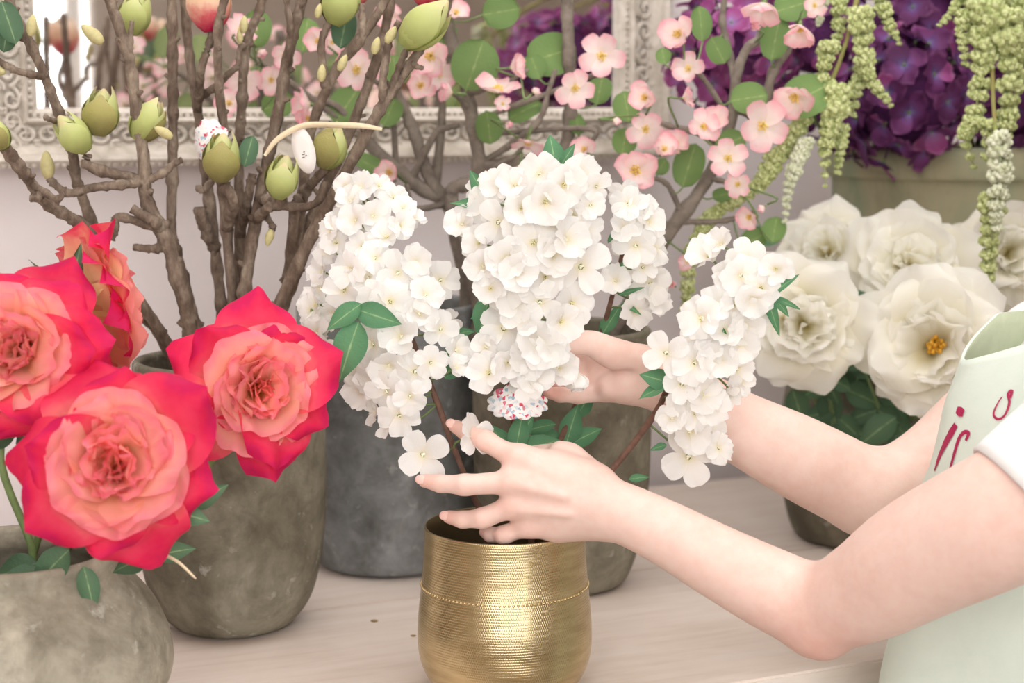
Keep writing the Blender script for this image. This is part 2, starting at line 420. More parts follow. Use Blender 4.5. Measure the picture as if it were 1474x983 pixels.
for poly in me.polygons:
    k0 = min(poly.loop_indices)
    row = poly.index // 96; col = poly.index % 96
    for li, (du, dv) in zip(poly.loop_indices, ((0, 0), (1, 0), (1, 1), (0, 1))):
        zz = prof[min(row + dv, nb - 1)][1]
        uv.data[li].uv = ((col + du) / 96, zz / .16)
part('body', me, pot, Matrix.Translation(GP))
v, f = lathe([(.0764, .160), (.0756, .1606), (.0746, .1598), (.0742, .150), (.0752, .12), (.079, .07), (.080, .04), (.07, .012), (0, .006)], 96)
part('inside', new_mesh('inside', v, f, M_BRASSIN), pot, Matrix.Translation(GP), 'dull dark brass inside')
bd = MB()
for k in range(120):
    a = 2 * PI * k / 120; r_ = .0802 
    v, f = ball((r_ * math.cos(a), r_ * math.sin(a), .1035), .0013, 4, 6); bd.add(v, f)
me = new_mesh('dotted_band', bd.v, bd.f, [M_BRASS]); me.uv_layers.new(name='UVMap')
part('dotted_band', me, pot, Matrix.Translation(GP), kind='stuff')

# stone vessels
def vessel(name, label, loc, key, mat, wall=.009, soil=None, seg=72, wob=.012, group=None):
    t = thing(name, loc, label, 'vase' if name != 'hydrangea_planter' else 'planter', group)
    kk = [tuple(p) for p in spline(key, 40)]
    rt, zt = kk[-1]
    prof = [(0, 0)] + kk + [(rt - wall * .3, zt + wall * .35), (rt - wall * .8, zt + wall * .3), (rt - wall, zt - wall * .2)]
    prof += [(max(r_ - wall, .01), max(z, .012)) for r_, z in reversed(kk[6:-1])] + [(0, .012)]
    v, f = lathe(prof, seg, wob, len(label) * .37)
    part('body', new_mesh('body', v, f, mat), t, Matrix.Translation(Vector(loc)))
    if soil:
        zi = soil; ri = 0
        for r_, z in kk:
            if z <= zi: ri = r_
        v, f = lathe([(0, zi + .004), (ri * .5, zi + .003), (ri - wall * .6, zi)], 40, .0)
        part('filling', new_mesh('filling', v, f, M_SOIL), t, Matrix.Translation(Vector(loc)), 'dark floral filling inside the vase')
    return t
VF = V(-.436, 1.46, 0); VB = V(-.302, 1.79, 0); VM = V(-.150, 2.05, 0); VR = V(.058, 1.955, 0); VW = V(.462, 2.17, 0); VH = V(.60, 2.40, 0)
vessel('stone_vase', 'bulbous pale grey stone vase holding the red roses', VF,
       [(.080, 0), (.112, .018), (.131, .052), (.132, .082), (.120, .115), (.101, .140), (.091, .153), (.090, .168)], M_STONEL, soil=.115)
vessel('stone_vase', 'tall grey brown stone vase holding the bare magnolia branches', VB,
       [(.050, 0), (.066, .006), (.084, .030), (.0945, .065), (.1005, .115), (.1025, .165), (.1020, .22), (.100, .27), (.099, .288)], M_STONE, soil=.22)
vessel('stone_vase', 'blue grey stone vase behind the left white blossoms', VM,
       [(.078, 0), (.092, .008), (.103, .04), (.112, .11), (.114, .18), (.113, .25), (.111, .30), (.111, .318)], M_STONEB, soil=.24)
vessel('stone_vase', 'dark grey stone vase standing directly behind the gold pot', VR,
       [(.064, 0), (.078, .010), (.092, .05), (.101, .11), (.104, .17), (.104, .24), (.102, .285), (.102, .30)], M_STONE, soil=.23)
vessel('stone_vase', 'grey stone vase under the big white roses behind the arms', VW,
       [(.080, 0), (.096, .010), (.108, .05), (.114, .11), (.112, .17), (.104, .215), (.100, .235), (.101, .25)], M_STONE, soil=.19)
tph = vessel('hydrangea_planter', 'weathered greenish planter holding the purple hydrangeas', VH,
       [(.118, 0), (.122, .02), (.130, .15), (.140, .30), (.148, .42), (.150, .455), (.158, .458), (.161, .47), (.161, .492), (.158, .498)], M_MOSS, soil=.44)

# mirror in a carved frame
def on_wall(x, y, t=.03):
    d = FW + V(1, 0, 0) * ((x - 737) / FPX) + UP * ((491.5 - y) / FPX)
    p0 = W0 + ND * t
    k = (p0 - CAMP).dot(ND) / d.dot(ND); q = CAMP + d * k
    return (q - W0).dot(WD), q.z
s0 = on_wall(55, 156)[0]; s1 = on_wall(892, 153)[0]
z0 = .5 * (on_wall(250, 156)[1] + on_wall(800, 154)[1]); zo = .5 * (on_wall(200, 240)[1] + on_wall(850, 228)[1])
FWID = z0 - zo; z1 = z0 + 1.0
M_GLASS = mat_plain('mirror_glass', (.93, .92, .92), .03, 1.0)
M_SILV = mat_noise('aged_silver_frame', [(.3, srgb(172, 162, 148)), (.5, srgb(206, 197, 186)), (.7, srgb(230, 222, 214))], 30, .5, .35, 120, spec=.5)
M_SILVD = mat_noise('tarnished_silver', [(.3, srgb(140, 130, 116)), (.5, srgb(176, 166, 152)), (.7, srgb(206, 198, 186))], 40, .55, .35, 120, spec=.5)
mir = tag(put(bpy.data.objects.new('mirror', None), None, WALLM @ Matrix.Translation(((s0 + s1) / 2, 0, zo))), 'large wall mirror in a carved silver white frame behind the flowers', 'mirror')
v, f = box(s0 - .01, s1 + .01, -.016, -.011, z0 - .01, z1 + .01)
part('glass', new_mesh('glass', v, f, M_GLASS, False), mir, WALLM, 'reflecting mirror glass')
v, f = box(s0 - .07, s1 + .07, -.011, -.001, z0 - .07, z1 + .07)
part('backing', new_mesh('backing', v, f, M_SILVD, False), mir, WALLM)
# profile: distance out from the glass, relief
PR = [(0, .012), (0, .026), (.05, .030), (.09, .034), (.12, .030), (.15, .028), (.18, .040), (.22, .044), (.26, .040), (.30, .034), (.42, .030), (.55, .032), (.68, .040), (.76, .048), (.80, .056), (.88, .058), (.94, .052), (1.0, .040), (1.0, .001)]
cor = [(s0, z0, -1, -1), (s1, z0, 1, -1), (s1, z1, 1, 1), (s0, z1, -1, 1)]
for k in range(4):
    a, b2 = cor[k], cor[(k + 1) % 4]; v = []; f = []
    for (c0) in (a, b2):
        for d_, h in PR: v.append(V(c0[0] + c0[2] * d_ * FWID, -h, c0[1] + c0[3] * d_ * FWID))
    n = len(PR)
    for i in range(n - 1): f.append((i, i + 1, n + i + 1, n + i))
    part('frame_rail', new_mesh('frame_rail', v, f, M_SILV, False), mir, WALLM)
def bead_row(d_, h, r_, name):
    q = MB(); pts = []
    for k in range(4):
        a, b2 = cor[k], cor[(k + 1) % 4]
        A = V(a[0] + a[2] * d_ * FWID, -h, a[1] + a[3] * d_ * FWID); B = V(b2[0] + b2[2] * d_ * FWID, -h, b2[1] + b2[3] * d_ * FWID)
        nn = int((B - A).length / (r_ * 2.15))
        for i in range(nn): 
            v, f = ball(A + (B - A) * (i + .5) / nn, r_, 4, 6); q.add(v, f)
    o = part(name, new_mesh(name, q.v, q.f, M_SILV), mir, WALLM); o['kind'] = 'stuff'; return o
bead_row(.135, .031, .0042, 'beading'); bead_row(.955, .050, .0042, 'beading')
# carved scrolls along the cove
def scroll_mesh(name, flip, seed):
    q = MB(); r_ = random.Random(seed)
    def curl(cx, cz, R, turns, dirn, a0, w_):
        pts, rr = [], []
        for i in range(26):
            u = i / 25; a = a0 + dirn * turns * 2 * PI * u; R_ = R * (1 - .82 * u)
            pts.append(V(cx + R_ * math.cos(a), -.002 - .004 * u, cz + R_ * math.sin(a))); rr.append(w_ * (1 - .35 * u))
        v, f = tube(pts, rr, 6); q.add(v, f)
    curl(-.014, 0, .016, 1.4, 1, 0, .0042); curl(.016, .002, .014, 1.3, -1, PI, .0038)
    curl(.002, -.014, .008, 1.1, 1, 1, .003); curl(.0, .016, .007, 1.0, -1, 4, .0028)
    for i in range(6):
        a = -1.2 + i * .48
        v, f = ball((-.002 + .020 * math.sin(a), -.002, .004 + .017 * math.cos(a)), .0052, 5, 7, (.55, .8, 1.3)); q.add(v, f)
    for k in range(5):
        v, f = ball((.03 - .005 * k * .6, -.003, -.012 + .006 * k), .004 - .0003 * k, 4, 6); q.add(v, f)
    if flip: q.v = [V(-p.x, p.y, p.z) for p in q.v]
    return new_mesh(name, q.v, q.f, M_SILV)
SCM = [scroll_mesh('scroll_ornament', k % 2, k) for k in range(2)]
cnt = 0
for k in range(4):
    a, b2 = cor[k], cor[(k + 1) % 4]
    A = V(a[0] + a[2] * .48 * FWID, -.032, a[1] + a[3] * .48 * FWID); B = V(b2[0] + b2[2] * .48 * FWID, -.032, b2[1] + b2[3] * .48 * FWID)
    L = (B - A).length; nn = int(L / .062)
    ang = (0, PI / 2, PI, -PI / 2)[k]
    for i in range(nn + 1):
        p = A + (B - A) * i / nn
        part('scroll_ornament', SCM[cnt % 2], mir, WALLM @ Matrix.Translation(p) @ Matrix.Rotation(-ang, 4, 'Y') @ Matrix.Diagonal((1.08, 1.2, FWID / .085, 1))); cnt += 1
# ---------------------------------------------------------------- the person: one continuous body, grown from a distance field
class Field:
    def __init__(s, lo, hi, h):
        s.lo = np.array(lo, float); s.h = h
        s.n = np.ceil((np.array(hi) - s.lo) / h).astype(int) + 1
        s.a = np.full(tuple(s.n), 0.5, np.float32)
    def cone(s, A, ra, B, rb, k=.01, sub=False):
        A = np.array(A, float); B = np.array(B, float); m = max(ra, rb) + k + 2.5 * s.h
        i0 = np.clip(np.floor((np.minimum(A, B) - m - s.lo) / s.h).astype(int), 0, s.n - 1)
        i1 = np.clip(np.ceil((np.maximum(A, B) + m - s.lo) / s.h).astype(int) + 1, 1, s.n)
        if (i1 <= i0).any(): return
        g = [(s.lo[d] + np.arange(i0[d], i1[d]) * s.h).astype(np.float32) for d in range(3)]
        X = g[0][:, None, None] - A[0]; Y = g[1][None, :, None] - A[1]; Z = g[2][None, None, :] - A[2]
        D = B - A; L2 = max((D * D).sum(), 1e-12)
        t = np.clip((X * D[0] + Y * D[1] + Z * D[2]) / L2, 0, 1)
        d = np.sqrt((X - t * D[0]) ** 2 + (Y - t * D[1]) ** 2 + (Z - t * D[2]) ** 2) - (ra + (rb - ra) * t)
        sl = tuple(slice(i0[q], i1[q]) for q in range(3))
        o = s.a[sl]
        if sub:                                                  # carve softly
            d = -d; hh = np.maximum(k - np.abs(o - d), 0) / k
            s.a[sl] = np.maximum(o, d) + hh * hh * k / 4
        else:
            hh = np.maximum(k - np.abs(o - d), 0) / k
            s.a[sl] = np.minimum(o, d) - hh * hh * k / 4
    def chain(s, pts, rs, k=.01):
        for i in range(len(pts) - 1): s.cone(pts[i], rs[i], pts[i + 1], rs[i + 1], k)
    def limb(s, pts, rs, k=.01, n=26):
        """one smooth limb along a curve, joined softly to what is there"""
        sp = spline([(*p, r) for p, r in zip(pts, rs)], n); A_ = np.array(sp)
        m = A_[:, 3].max() + k + 2.5 * s.h
        i0 = np.clip(np.floor((A_[:, :3].min(0) - m - s.lo) / s.h).astype(int), 0, s.n - 1)
        i1 = np.clip(np.ceil((A_[:, :3].max(0) + m - s.lo) / s.h).astype(int) + 1, 1, s.n)
        g = [(s.lo[d] + np.arange(i0[d], i1[d]) * s.h).astype(np.float32) for d in range(3)]
        best = np.full(tuple(i1 - i0), .5, np.float32)
        for i in range(n - 1):
            a, b_ = A_[i], A_[i + 1]; mm = max(a[3], b_[3]) + .03
            j0 = [int(np.searchsorted(g[d], min(a[d], b_[d]) - mm)) for d in range(3)]; j1 = [int(np.searchsorted(g[d], max(a[d], b_[d]) + mm)) for d in range(3)]
            if min(q - p for p, q in zip(j0, j1)) <= 0: continue
            X = g[0][j0[0]:j1[0], None, None] - a[0]; Y = g[1][None, j0[1]:j1[1], None] - a[1]; Z = g[2][None, None, j0[2]:j1[2]] - a[2]
            Dv = b_[:3] - a[:3]; L2 = max((Dv * Dv).sum(), 1e-12)
            t = np.clip((X * Dv[0] + Y * Dv[1] + Z * Dv[2]) / L2, 0, 1)
            d_ = np.sqrt((X - t * Dv[0]) ** 2 + (Y - t * Dv[1]) ** 2 + (Z - t * Dv[2]) ** 2) - (a[3] + (b_[3] - a[3]) * t)
            sl = tuple(slice(j0[q], j1[q]) for q in range(3)); best[sl] = np.minimum(best[sl], d_)
        sl = tuple(slice(i0[q], i1[q]) for q in range(3)); o = s.a[sl]
        hh = np.maximum(k - np.abs(o - best), 0) / k
        s.a[sl] = np.minimum(o, best) - hh * hh * k / 4
    def surface(s, smooth=3):
        a = s.a; neg = a < 0
        c = [neg[x:a.shape[0] - 1 + x, y:a.shape[1] - 1 + y, z:a.shape[2] - 1 + z] for x in (0, 1) for y in (0, 1) for z in (0, 1)]
        al = c[0].copy(); an = c[0].copy()
        for q in c[1:]: al &= q; an |= q
        act = np.argwhere(an & ~al); del al, an, c
        n = len(act); idx = np.full(tuple(np.array(a.shape) - 1), -1, np.int32)
        idx[act[:, 0], act[:, 1], act[:, 2]] = np.arange(n)
        acc = np.zeros((n, 3)); cnt = np.zeros(n)
        off = [np.array((x, y, z)) for x in (0, 1) for y in (0, 1) for z in (0, 1)]
        for i in range(8):
            for ax in range(3):
                if off[i][ax]: continue
                o2 = off[i].copy(); o2[ax] = 1
                p = act + off[i]; q = act + o2
                va = a[p[:, 0], p[:, 1], p[:, 2]]; vb = a[q[:, 0], q[:, 1], q[:, 2]]
                m = (va < 0) != (vb < 0)
                t = va[m] / (va[m] - vb[m])
                acc[m] += p[m] + (q[m] - p[m]) * t[:, None]; cnt[m] += 1
        vtx = acc / cnt[:, None]
        faces = []
        for ax in range(3):
            u, w_ = [(1, 2), (2, 0), (0, 1)][ax]
            sl0 = [slice(None)] * 3; sl1 = [slice(None)] * 3; sl0[ax] = slice(0, -1); sl1[ax] = slice(1, None)
            e = np.argwhere(neg[tuple(sl0)] != neg[tuple(sl1)])
            e = e[(e[:, u] > 0) & (e[:, w_] > 0) & (e[:, u] < a.shape[u] - 1) & (e[:, w_] < a.shape[w_] - 1)]
            du = np.zeros(3, int); du[u] = 1; dw = np.zeros(3, int); dw[w_] = 1
            q = [idx[tuple((e - x * du - y_ * dw).T)] for x, y_ in ((0, 0), (1, 0), (1, 1), (0, 1))]
            fl = neg[e[:, 0], e[:, 1], e[:, 2]]
            F = np.stack(q, 1); F[fl] = F[fl][:, ::-1]
            faces.append(F[(F >= 0).all(1)])
        F = np.concatenate(faces)
        for _ in range(smooth):
            sm = np.zeros_like(vtx); c2 = np.zeros(n)
            for i in range(4):
                x, y_ = F[:, i], F[:, (i + 1) % 4]
                for d in range(3):
                    sm[:, d] += np.bincount(x, vtx[y_, d], n) + np.bincount(y_, vtx[x, d], n)
                c2 += np.bincount(x, minlength=n) + np.bincount(y_, minlength=n)
            vtx = vtx * .4 + (sm / c2[:, None]) * .6
        return vtx * s.h + s.lo, F[:, ::-1]

def Q(x, y, Y): return P(x, y, Y)
def arm2(F, pts, k=.012, flat=.24):
    """limb with an oval section, wide in the plane the photograph shows; pts: (x, y, Y, half width in px)"""
    ps = [Q(*p[:3]) for p in pts]
    for sgn in (-1, 1):
        c = []
        for i, p in enumerate(ps):
            d = (ps[min(i + 1, len(ps) - 1)] - ps[max(i - 1, 0)]).normalized()
            vw = (p - CAMP).normalized(); s_ = d.cross(vw).normalized()
            hw = pts[i][3] / SCL(p)
            c.append((p + s_ * sgn * hw * flat, hw * (1 - flat)))
        F.limb([q[0] for q in c], [q[1] for q in c], k)

HB = Field((-.11, 1.22, .03), (.66, 1.82, .44), .0020)
YO = -.03
def Qn(x, y, Y): return P(x, y, Y + YO)
# near (left) arm
arm2(HB, [(p[0], p[1], p[2] + YO, p[3]) for p in [(872, 730, 1.55, 43), (905, 742, 1.548, 43), (960, 768, 1.54, 46), (1040, 812, 1.525, 53), (1120, 853, 1.505, 60), (1180, 880, 1.49, 60)]], .02)
HB.cone(Qn(1190, 920, 1.487), .0135, Qn(1180, 912, 1.487), .016, .02)
HB.limb([Qn(1180, 882, 1.49), Qn(1255, 846, 1.455), Qn(1330, 800, 1.42), Qn(1460, 736, 1.372), Qn(1565, 672, 1.374)], [.036, .045, .0515, .0555, .056], .014)
# near hand: metacarpals fan from the wrist to four knuckles
K = [Qn(742, 659, 1.553), Qn(733, 694, 1.543), Qn(737, 729, 1.545), Qn(757, 757, 1.552)]
Wr = [Qn(858, 702, 1.558), Qn(866, 720, 1.549), Qn(870, 738, 1.549), Qn(866, 752, 1.556)]
for a, b_, r0_, r1_ in zip(Wr, K, (.0165, .0165, .0165, .015), (.0112, .0115, .011, .0100)):
    HB.cone(a, r0_, b_, r1_, .012)
    HB.cone(a + V(0, .014, 0), r0_, b_ + V(.004, .008, 0), r1_ * .95, .012)
for k_ in K: HB.cone(k_ + V(.001, -.0026, 0), .0085, k_ + V(.006, -.0022, 0), .0085, .006)
for k_, wr in zip(K[:3], Wr[:3]):                                              # tendons on the back of the hand
    HB.cone(k_ + V(.008, -.0098, .000), .0030, k_ * .40 + wr * .60 + V(0, -.0152, 0), .0026, .006)
FING = [
    ([K[0], Qn(697, 634, 1.568), Qn(670, 621, 1.586), Qn(654, 613, 1.594)], (.0104, .0092, .0080, .0064)),
    ([K[1], Qn(668, 698, 1.546), Qn(634, 696, 1.556), Qn(611, 692, 1.563)], (.0106, .0094, .0081, .0066)),
    ([K[2], Qn(694, 746, 1.549), Qn(666, 748, 1.558), Qn(646, 744, 1.567)], (.0103, .0091, .0079, .0065)),
    ([K[3], Qn(725, 770, 1.556), Qn(707, 770, 1.567), Qn(698, 766, 1.576)], (.0092, .0081, .0072, .0060))]
for ps, rs in FING:
    HB.chain(ps, rs, .0035)
    HB.cone(ps[1] + V(0, -.0012, .0006), rs[1] * .93, ps[1] + V(.003, -.0012, .0006), rs[1] * .93, .004)    # knuckle bend
# near thumb, behind the palm edge, and the ball of the thumb
HB.limb([Qn(862, 700, 1.572), Qn(822, 660, 1.592), Qn(775, 655, 1.608), Qn(742, 660, 1.612)], (.0165, .0125, .0100, .0075), .006)
HB.cone(Qn(806, 650, 1.588), .0095, Qn(818, 654, 1.588), .0100, .010)
HB.cone(Qn(850, 694, 1.562), .014, Qn(800, 668, 1.572), .010, .016)
HB.cone(Qn(870, 744, 1.568), .013, Qn(800, 762, 1.566), .011, .014)
# far (right) arm
arm2(HB, [(915, 541, 1.648), (945, 549, 1.648), (1000, 577, 1.65), (1060, 612, 1.655), (1145, 655, 1.66), (1230, 699, 1.664), (1262, 712, 1.664)] and
     [(915, 541, 1.648, 38), (945, 549, 1.648, 40), (1000, 577, 1.65, 46), (1060, 612, 1.655, 51), (1145, 656, 1.66, 60), (1225, 697, 1.664, 62), (1258, 712, 1.664, 60)], .02)
HB.limb([Q(1252, 714, 1.664), Q(1310, 694, 1.67), Q(1358, 664, 1.68), Q(1420, 610, 1.70), Q(1480, 580, 1.72)], [.040, .0435, .046, .049, .054], .014)
# far hand: the palm side shows, thumb in front, four fingers closing round the stems from behind
for a, b_, r0_, r1_ in ((Q(922, 522, 1.648), Q(862, 516, 1.668), .0170, .0115), (Q(922, 534, 1.652), Q(862, 534, 1.668), .017, .0115),
                        (Q(922, 547, 1.652), Q(866, 549, 1.662), .017, .011), (Q(922, 556, 1.648), Q(872, 562, 1.650), .0155, .0105)):
    HB.cone(a, r0_, b_, r1_, .012)
FF = [([Q(862, 512, 1.672), Q(815, 505, 1.682), Q(785, 510, 1.668), Q(768, 516, 1.650)], (.0106, .0092, .0080, .0066)),
      ([Q(860, 531, 1.672), Q(813, 529, 1.680), Q(784, 532, 1.662), Q(768, 536, 1.642)], (.0106, .0094, .0081, .0066)),
      ([Q(864, 550, 1.664), Q(818, 551, 1.668), Q(790, 551, 1.650), Q(776, 552, 1.632)], (.0103, .0090, .0079, .0065)),
      ([Q(872, 564, 1.650), Q(832, 569, 1.650), Q(806, 568, 1.636), Q(790, 565, 1.622)], (.0094, .0084, .0074, .0062))]
for ps, rs in FF: HB.chain(ps, rs, .0035)
HB.limb([Q(912, 520, 1.632), Q(880, 508, 1.618), Q(850, 494, 1.606), Q(822, 495, 1.596), Q(800, 503, 1.590)], (.0175, .0155, .0125, .0105, .0080), .010)
HB.cone(Q(905, 553, 1.636), .012, Q(878, 556, 1.636), .010, .014)                 # heel of the hand on the little finger's side
HB.cone(Q(905, 540, 1.616), .004, Q(868, 528, 1.628), .0035, .008, sub=True)      # crease round the ball of the thumb
bv, bf = HB.surface(3)
del HB
# trunk, neck and head (mostly outside the picture), coarser
TB = Field((.30, 1.22, -.98), (.98, 1.88, .86), .0095)
SHN, SHF = V(.545, 1.345, .275), V(.545, 1.715, .285); NK = V(.605, 1.535, .38); HD = V(.655, 1.530, .525)
PEL = V(.53, 1.545, -.22)
TB.cone(SHN, .060, V(.56, 1.535, .25), .085, .06); TB.cone(SHF, .060, V(.56, 1.535, .25), .085, .06)
for dy in (-.06, .06):
    TB.cone(V(.555, 1.535 + dy, .20), .105, V(.535, 1.54 + dy, -.02), .085, .06)
    TB.cone(V(.535, 1.54 + dy, -.02), .085, PEL + V(0, dy * 1.2, 0), .105, .06)
    TB.cone(PEL + V(0, dy * 1.3, -.02), .095, V(.56, 1.545 + dy * 1.35, -.58), .062, .05)
    TB.cone(V(.56, 1.545 + dy * 1.35, -.58), .056, V(.58, 1.545 + dy * 1.35, -.90), .036, .03)
    TB.cone(V(.58, 1.545 + dy * 1.35, -.915), .034, V(.46, 1.545 + dy * 1.5, -.928), .024, .03)
TB.cone(NK - V(0, 0, .06), .060, HD + V(.03, 0, -.05), .047, .03)
TB.cone(HD + V(.018, 0, .03), .082, HD + V(-.012, 0, .03), .078, .04); TB.cone(HD + V(-.035, 0, -.045), .045, HD + V(-.01, 0, -.03), .058, .04)
TB.cone(HD + V(-.088, 0, .012), .008, HD + V(-.104, 0, -.018), .010, .014)                          # nose
for dy in (-1, 1):
    TB.cone(HD + V(-.070, .032 * dy, .014), .010, HD + V(-.066, .034 * dy, .014), .010, .012, sub=True)   # eye sockets
    TB.cone(HD + V(.010, .082 * dy, .012), .010, HD + V(.016, .084 * dy, -.020), .007, .01)              # ears
TB.cone(HD + V(-.080, -.016, -.048), .007, HD + V(-.080, .016, -.048), .007, .01)                     # lips
tv, tf = TB.surface(2)
body_v = np.concatenate([bv, tv]); body_f = np.concatenate([bf, tf + len(bv)])

m, nt, b = nodes_of('skin')
col = ramp(nt, [(.25, srgb(228, 193, 181)), (.5, srgb(236, 205, 194)), (.8, srgb(241, 214, 204))], noise_fac(nt, 14, 4))
mx = N(nt, 'ShaderNodeMix', data_type='RGBA', blend_type='MULTIPLY'); mx.inputs[0].default_value = .5
nt.links.new(col, mx.inputs[6]); nt.links.new(ramp(nt, [(.35, (.95, .88, .86)), (.6, (1, 1, 1))], noise_fac(nt, 90, 3)), mx.inputs[7])
at = N(nt, 'ShaderNodeAttribute', attribute_name='flush'); m2 = N(nt, 'ShaderNodeMix', data_type='RGBA', blend_type='MULTIPLY')
nt.links.new(at.outputs['Fac'], m2.inputs[0]); nt.links.new(mx.outputs[2], m2.inputs[6]); m2.inputs[7].default_value = (*srgb(250, 196, 186), 1)
nt.links.new(m2.outputs[2], b.inputs['Base Color'])
b.inputs['Subsurface Weight'].default_value = .18; b.inputs['Subsurface Radius'].default_value = (.9, .35, .2); b.inputs['Subsurface Scale'].default_value = .008
b.inputs['Roughness'].default_value = .5; b.inputs['Specular IOR Level'].default_value = .35
bump(nt, b, noise_fac(nt, 260, 4), .10, .0015)
M_SKIN = m
M_NAIL = mat_plain('fingernail', srgb(244, 200, 190), .35, spec=.5)

PB = V(.56, 1.54, FLZ)
person = thing('person', PB, 'person in white t-shirt and pale mint apron arranging white blossoms in the gold pot', 'person')
# pinker finger ends, knuckles and elbow: a property of the skin, kept as an attribute
flush = np.zeros(len(body_v))
for c_, r_, a_ in [(p, .012, .9) for ps in FING + FF for p in [ps[0][3]]] + [(p, .013, .55) for ps in FING for p in (ps[0][0], ps[0][1])] if False else \
        [(ps[3], .016, .5) for ps, _ in FING + FF] + [(ps[0], .014, .3) for ps, _ in FING] + [(ps[1], .011, .3) for ps, _ in FING] + [(Qn(1190, 925, 1.47), .04, .4), (HD + V(-.085, 0, -.048), .014, .9)]:
    d = np.linalg.norm(body_v - np.array(c_), axis=1); flush = np.maximum(flush, a_ * np.exp(-(d / r_) ** 2))
me = new_mesh('body', body_v - np.array(PB), body_f, M_SKIN, True, {'flush': flush})
part('body', me, person, Matrix.Translation(PB), 'bare forearms, hands and upper arms')
# fingernails
for ps, rs in FING[:3]:
    tipd = (ps[3] - ps[2]).normalized(); outw = V(0, -1, .35); outw = (outw - tipd * outw.dot(tipd)).normalized()
    c_ = ps[3] + outw * (rs[3] * .80) + tipd * .0015
    v, f = ball((0, 0, 0), 1, 8, 12); 
    Mx = frame_z(outw, 0, c_, 1, tipd) @ Matrix.Diagonal((.0058, .0046, .0016, 1))
    part('fingernail', new_mesh('fingernail', [Mx @ q for q in v], f, M_NAIL), person)

# t-shirt: sleeves and trunk, thick cloth
M_TEE = mat_noise('white_cotton', [(.3, srgb(240, 238, 238)), (.7, srgb(248, 247, 247))], 8, .85, .25, 25, spec=.2)
M_APR = mat_noise('mint_cotton', [(.3, srgb(214, 226, 216)), (.7, srgb(226, 236, 227))], 10, .85, .2, 30, spec=.2)
M_APRIN = mat_plain('apron_lining', srgb(196, 206, 178), .85, spec=.2, var=.06, nscale=60)
M_INK = mat_plain('raspberry_print', srgb(176, 32, 84), .6)
sh = MB()
def sleeve(c0, c1, r0_, r1_, seed):
    ax = c1 - c0; pts, rr = [], []
    for i in range(13):
        u = i / 12; pts.append(c0 + ax * u); rr.append(r0_ + (r1_ - r0_) * u)
    v, f = tube(pts, rr, 40, 0, seed, cap=False)
    for i, q in enumerate(v):
        ring = i // 40; p = pts[ring]; d = q - p
        v[i] = p + d * (1 + .035 * math.sin(3 * (i % 40) / 40 * 2 * PI + ring * .35 + seed) + .02 * mnoise.noise(q * 25))
    n0 = len(v); inner = [pts[0] + (q - pts[0]) * .955 for q in v[:40]]; inn2 = [pts[4] + (q - pts[4]) * .955 for q in v[160:200]]
    v += inner + inn2
    for k in range(40):
        k2 = (k + 1) % 40
        f.append((k2, k, n0 + k, n0 + k2)); f.append((n0 + k2, n0 + k, n0 + 40 + k, n0 + 40 + k2))
    sh.add(v, f)
sleeve(Qn(1482, 738, 1.366), Qn(1640, 612, 1.372), .0655, .080, 1)
sleeve(Q(1462, 592, 1.714), SHF + V(.03, -.03, .0), .0640, .078, 2)
TS = Field((.34, 1.20, -.40), (.92, 1.88, .48), .008)
TS.cone(Qn(1575, 668, 1.372), .066, SHN + V(.012, .01, .004), .082, .03)
TS.cone(SHN + V(.012, .01, .004), .082, V(.565, 1.535, .26), .092, .05); TS.cone(SHF + V(.012, -.01, .004), .082, V(.565, 1.535, .26), .092, .05)
for dy in (-.06, .06):
    TS.cone(V(.555, 1.535 + dy, .20), .114, V(.535, 1.54 + dy, -.02), .097, .05)
    TS.cone(V(.535, 1.54 + dy, -.02), .096, PEL + V(0, dy * 1.2, -.02), .118, .05)
sv, sf = TS.surface(2); sh.add([V(*q) for q in sv], [tuple(q) for q in sf])
# ring rib of the neck and the stitched sleeve hem
sh.obj('t_shirt', M_TEE, person, label='plain white short sleeved t-shirt')
M_JEAN = mat_plain('grey_trousers', srgb(120, 124, 134), .85, var=.1, nscale=60)
TR = Field((.36, 1.30, -.93), (.74, 1.80, -.16), .010)
for dy in (-.06, .06):
    TR.cone(PEL + V(0, dy * 1.3, -.02), .106, V(.56, 1.545 + dy * 1.35, -.58), .078, .02); TR.cone(V(.56, 1.545 + dy * 1.35, -.58), .078, V(.58, 1.545 + dy * 1.35, -.88), .058, .02)
TR.cone(PEL + V(0, -.07, 0), .108, PEL + V(0, .07, 0), .108, .04)
rv, rf = TR.surface(2); q = MB(); q.add([V(*p) for p in rv], [tuple(p) for p in rf]); q.obj('trousers', M_JEAN, person)
# hair
HF = Field((.50, 1.38, .30), (.90, 1.70, .76), .008)
HF.cone(HD + V(.030, 0, .045), .088, HD + V(-.005, 0, .060), .078, .03); HF.cone(HD + V(.06, 0, .02), .070, HD + V(.085, 0, -.14), .030, .04)
hv, hf = HF.surface(2); q = MB(); q.add([V(*p) for p in hv], [tuple(p) for p in hf])
q.obj('hair', mat_noise('brown_hair', [(.3, srgb(92, 66, 48)), (.7, srgb(140, 104, 78))], 12, .5, .4, 30, stretch=(1, 6, 1)), person)
for dy in (-1, 1):
    v, f = ball(HD + V(-.0600, .031 * dy, .014), .0120, 10, 14); q = MB(); q.add(v, f)
    v, f = ball(HD + V(-.0685, .031 * dy, .014), .0052, 8, 10); q.add(v, f, m=1)
    q.obj('eye', [mat_plain('eye_white', srgb(240, 238, 234), .2), mat_plain('eye_iris', srgb(72, 60, 50), .2)], person)

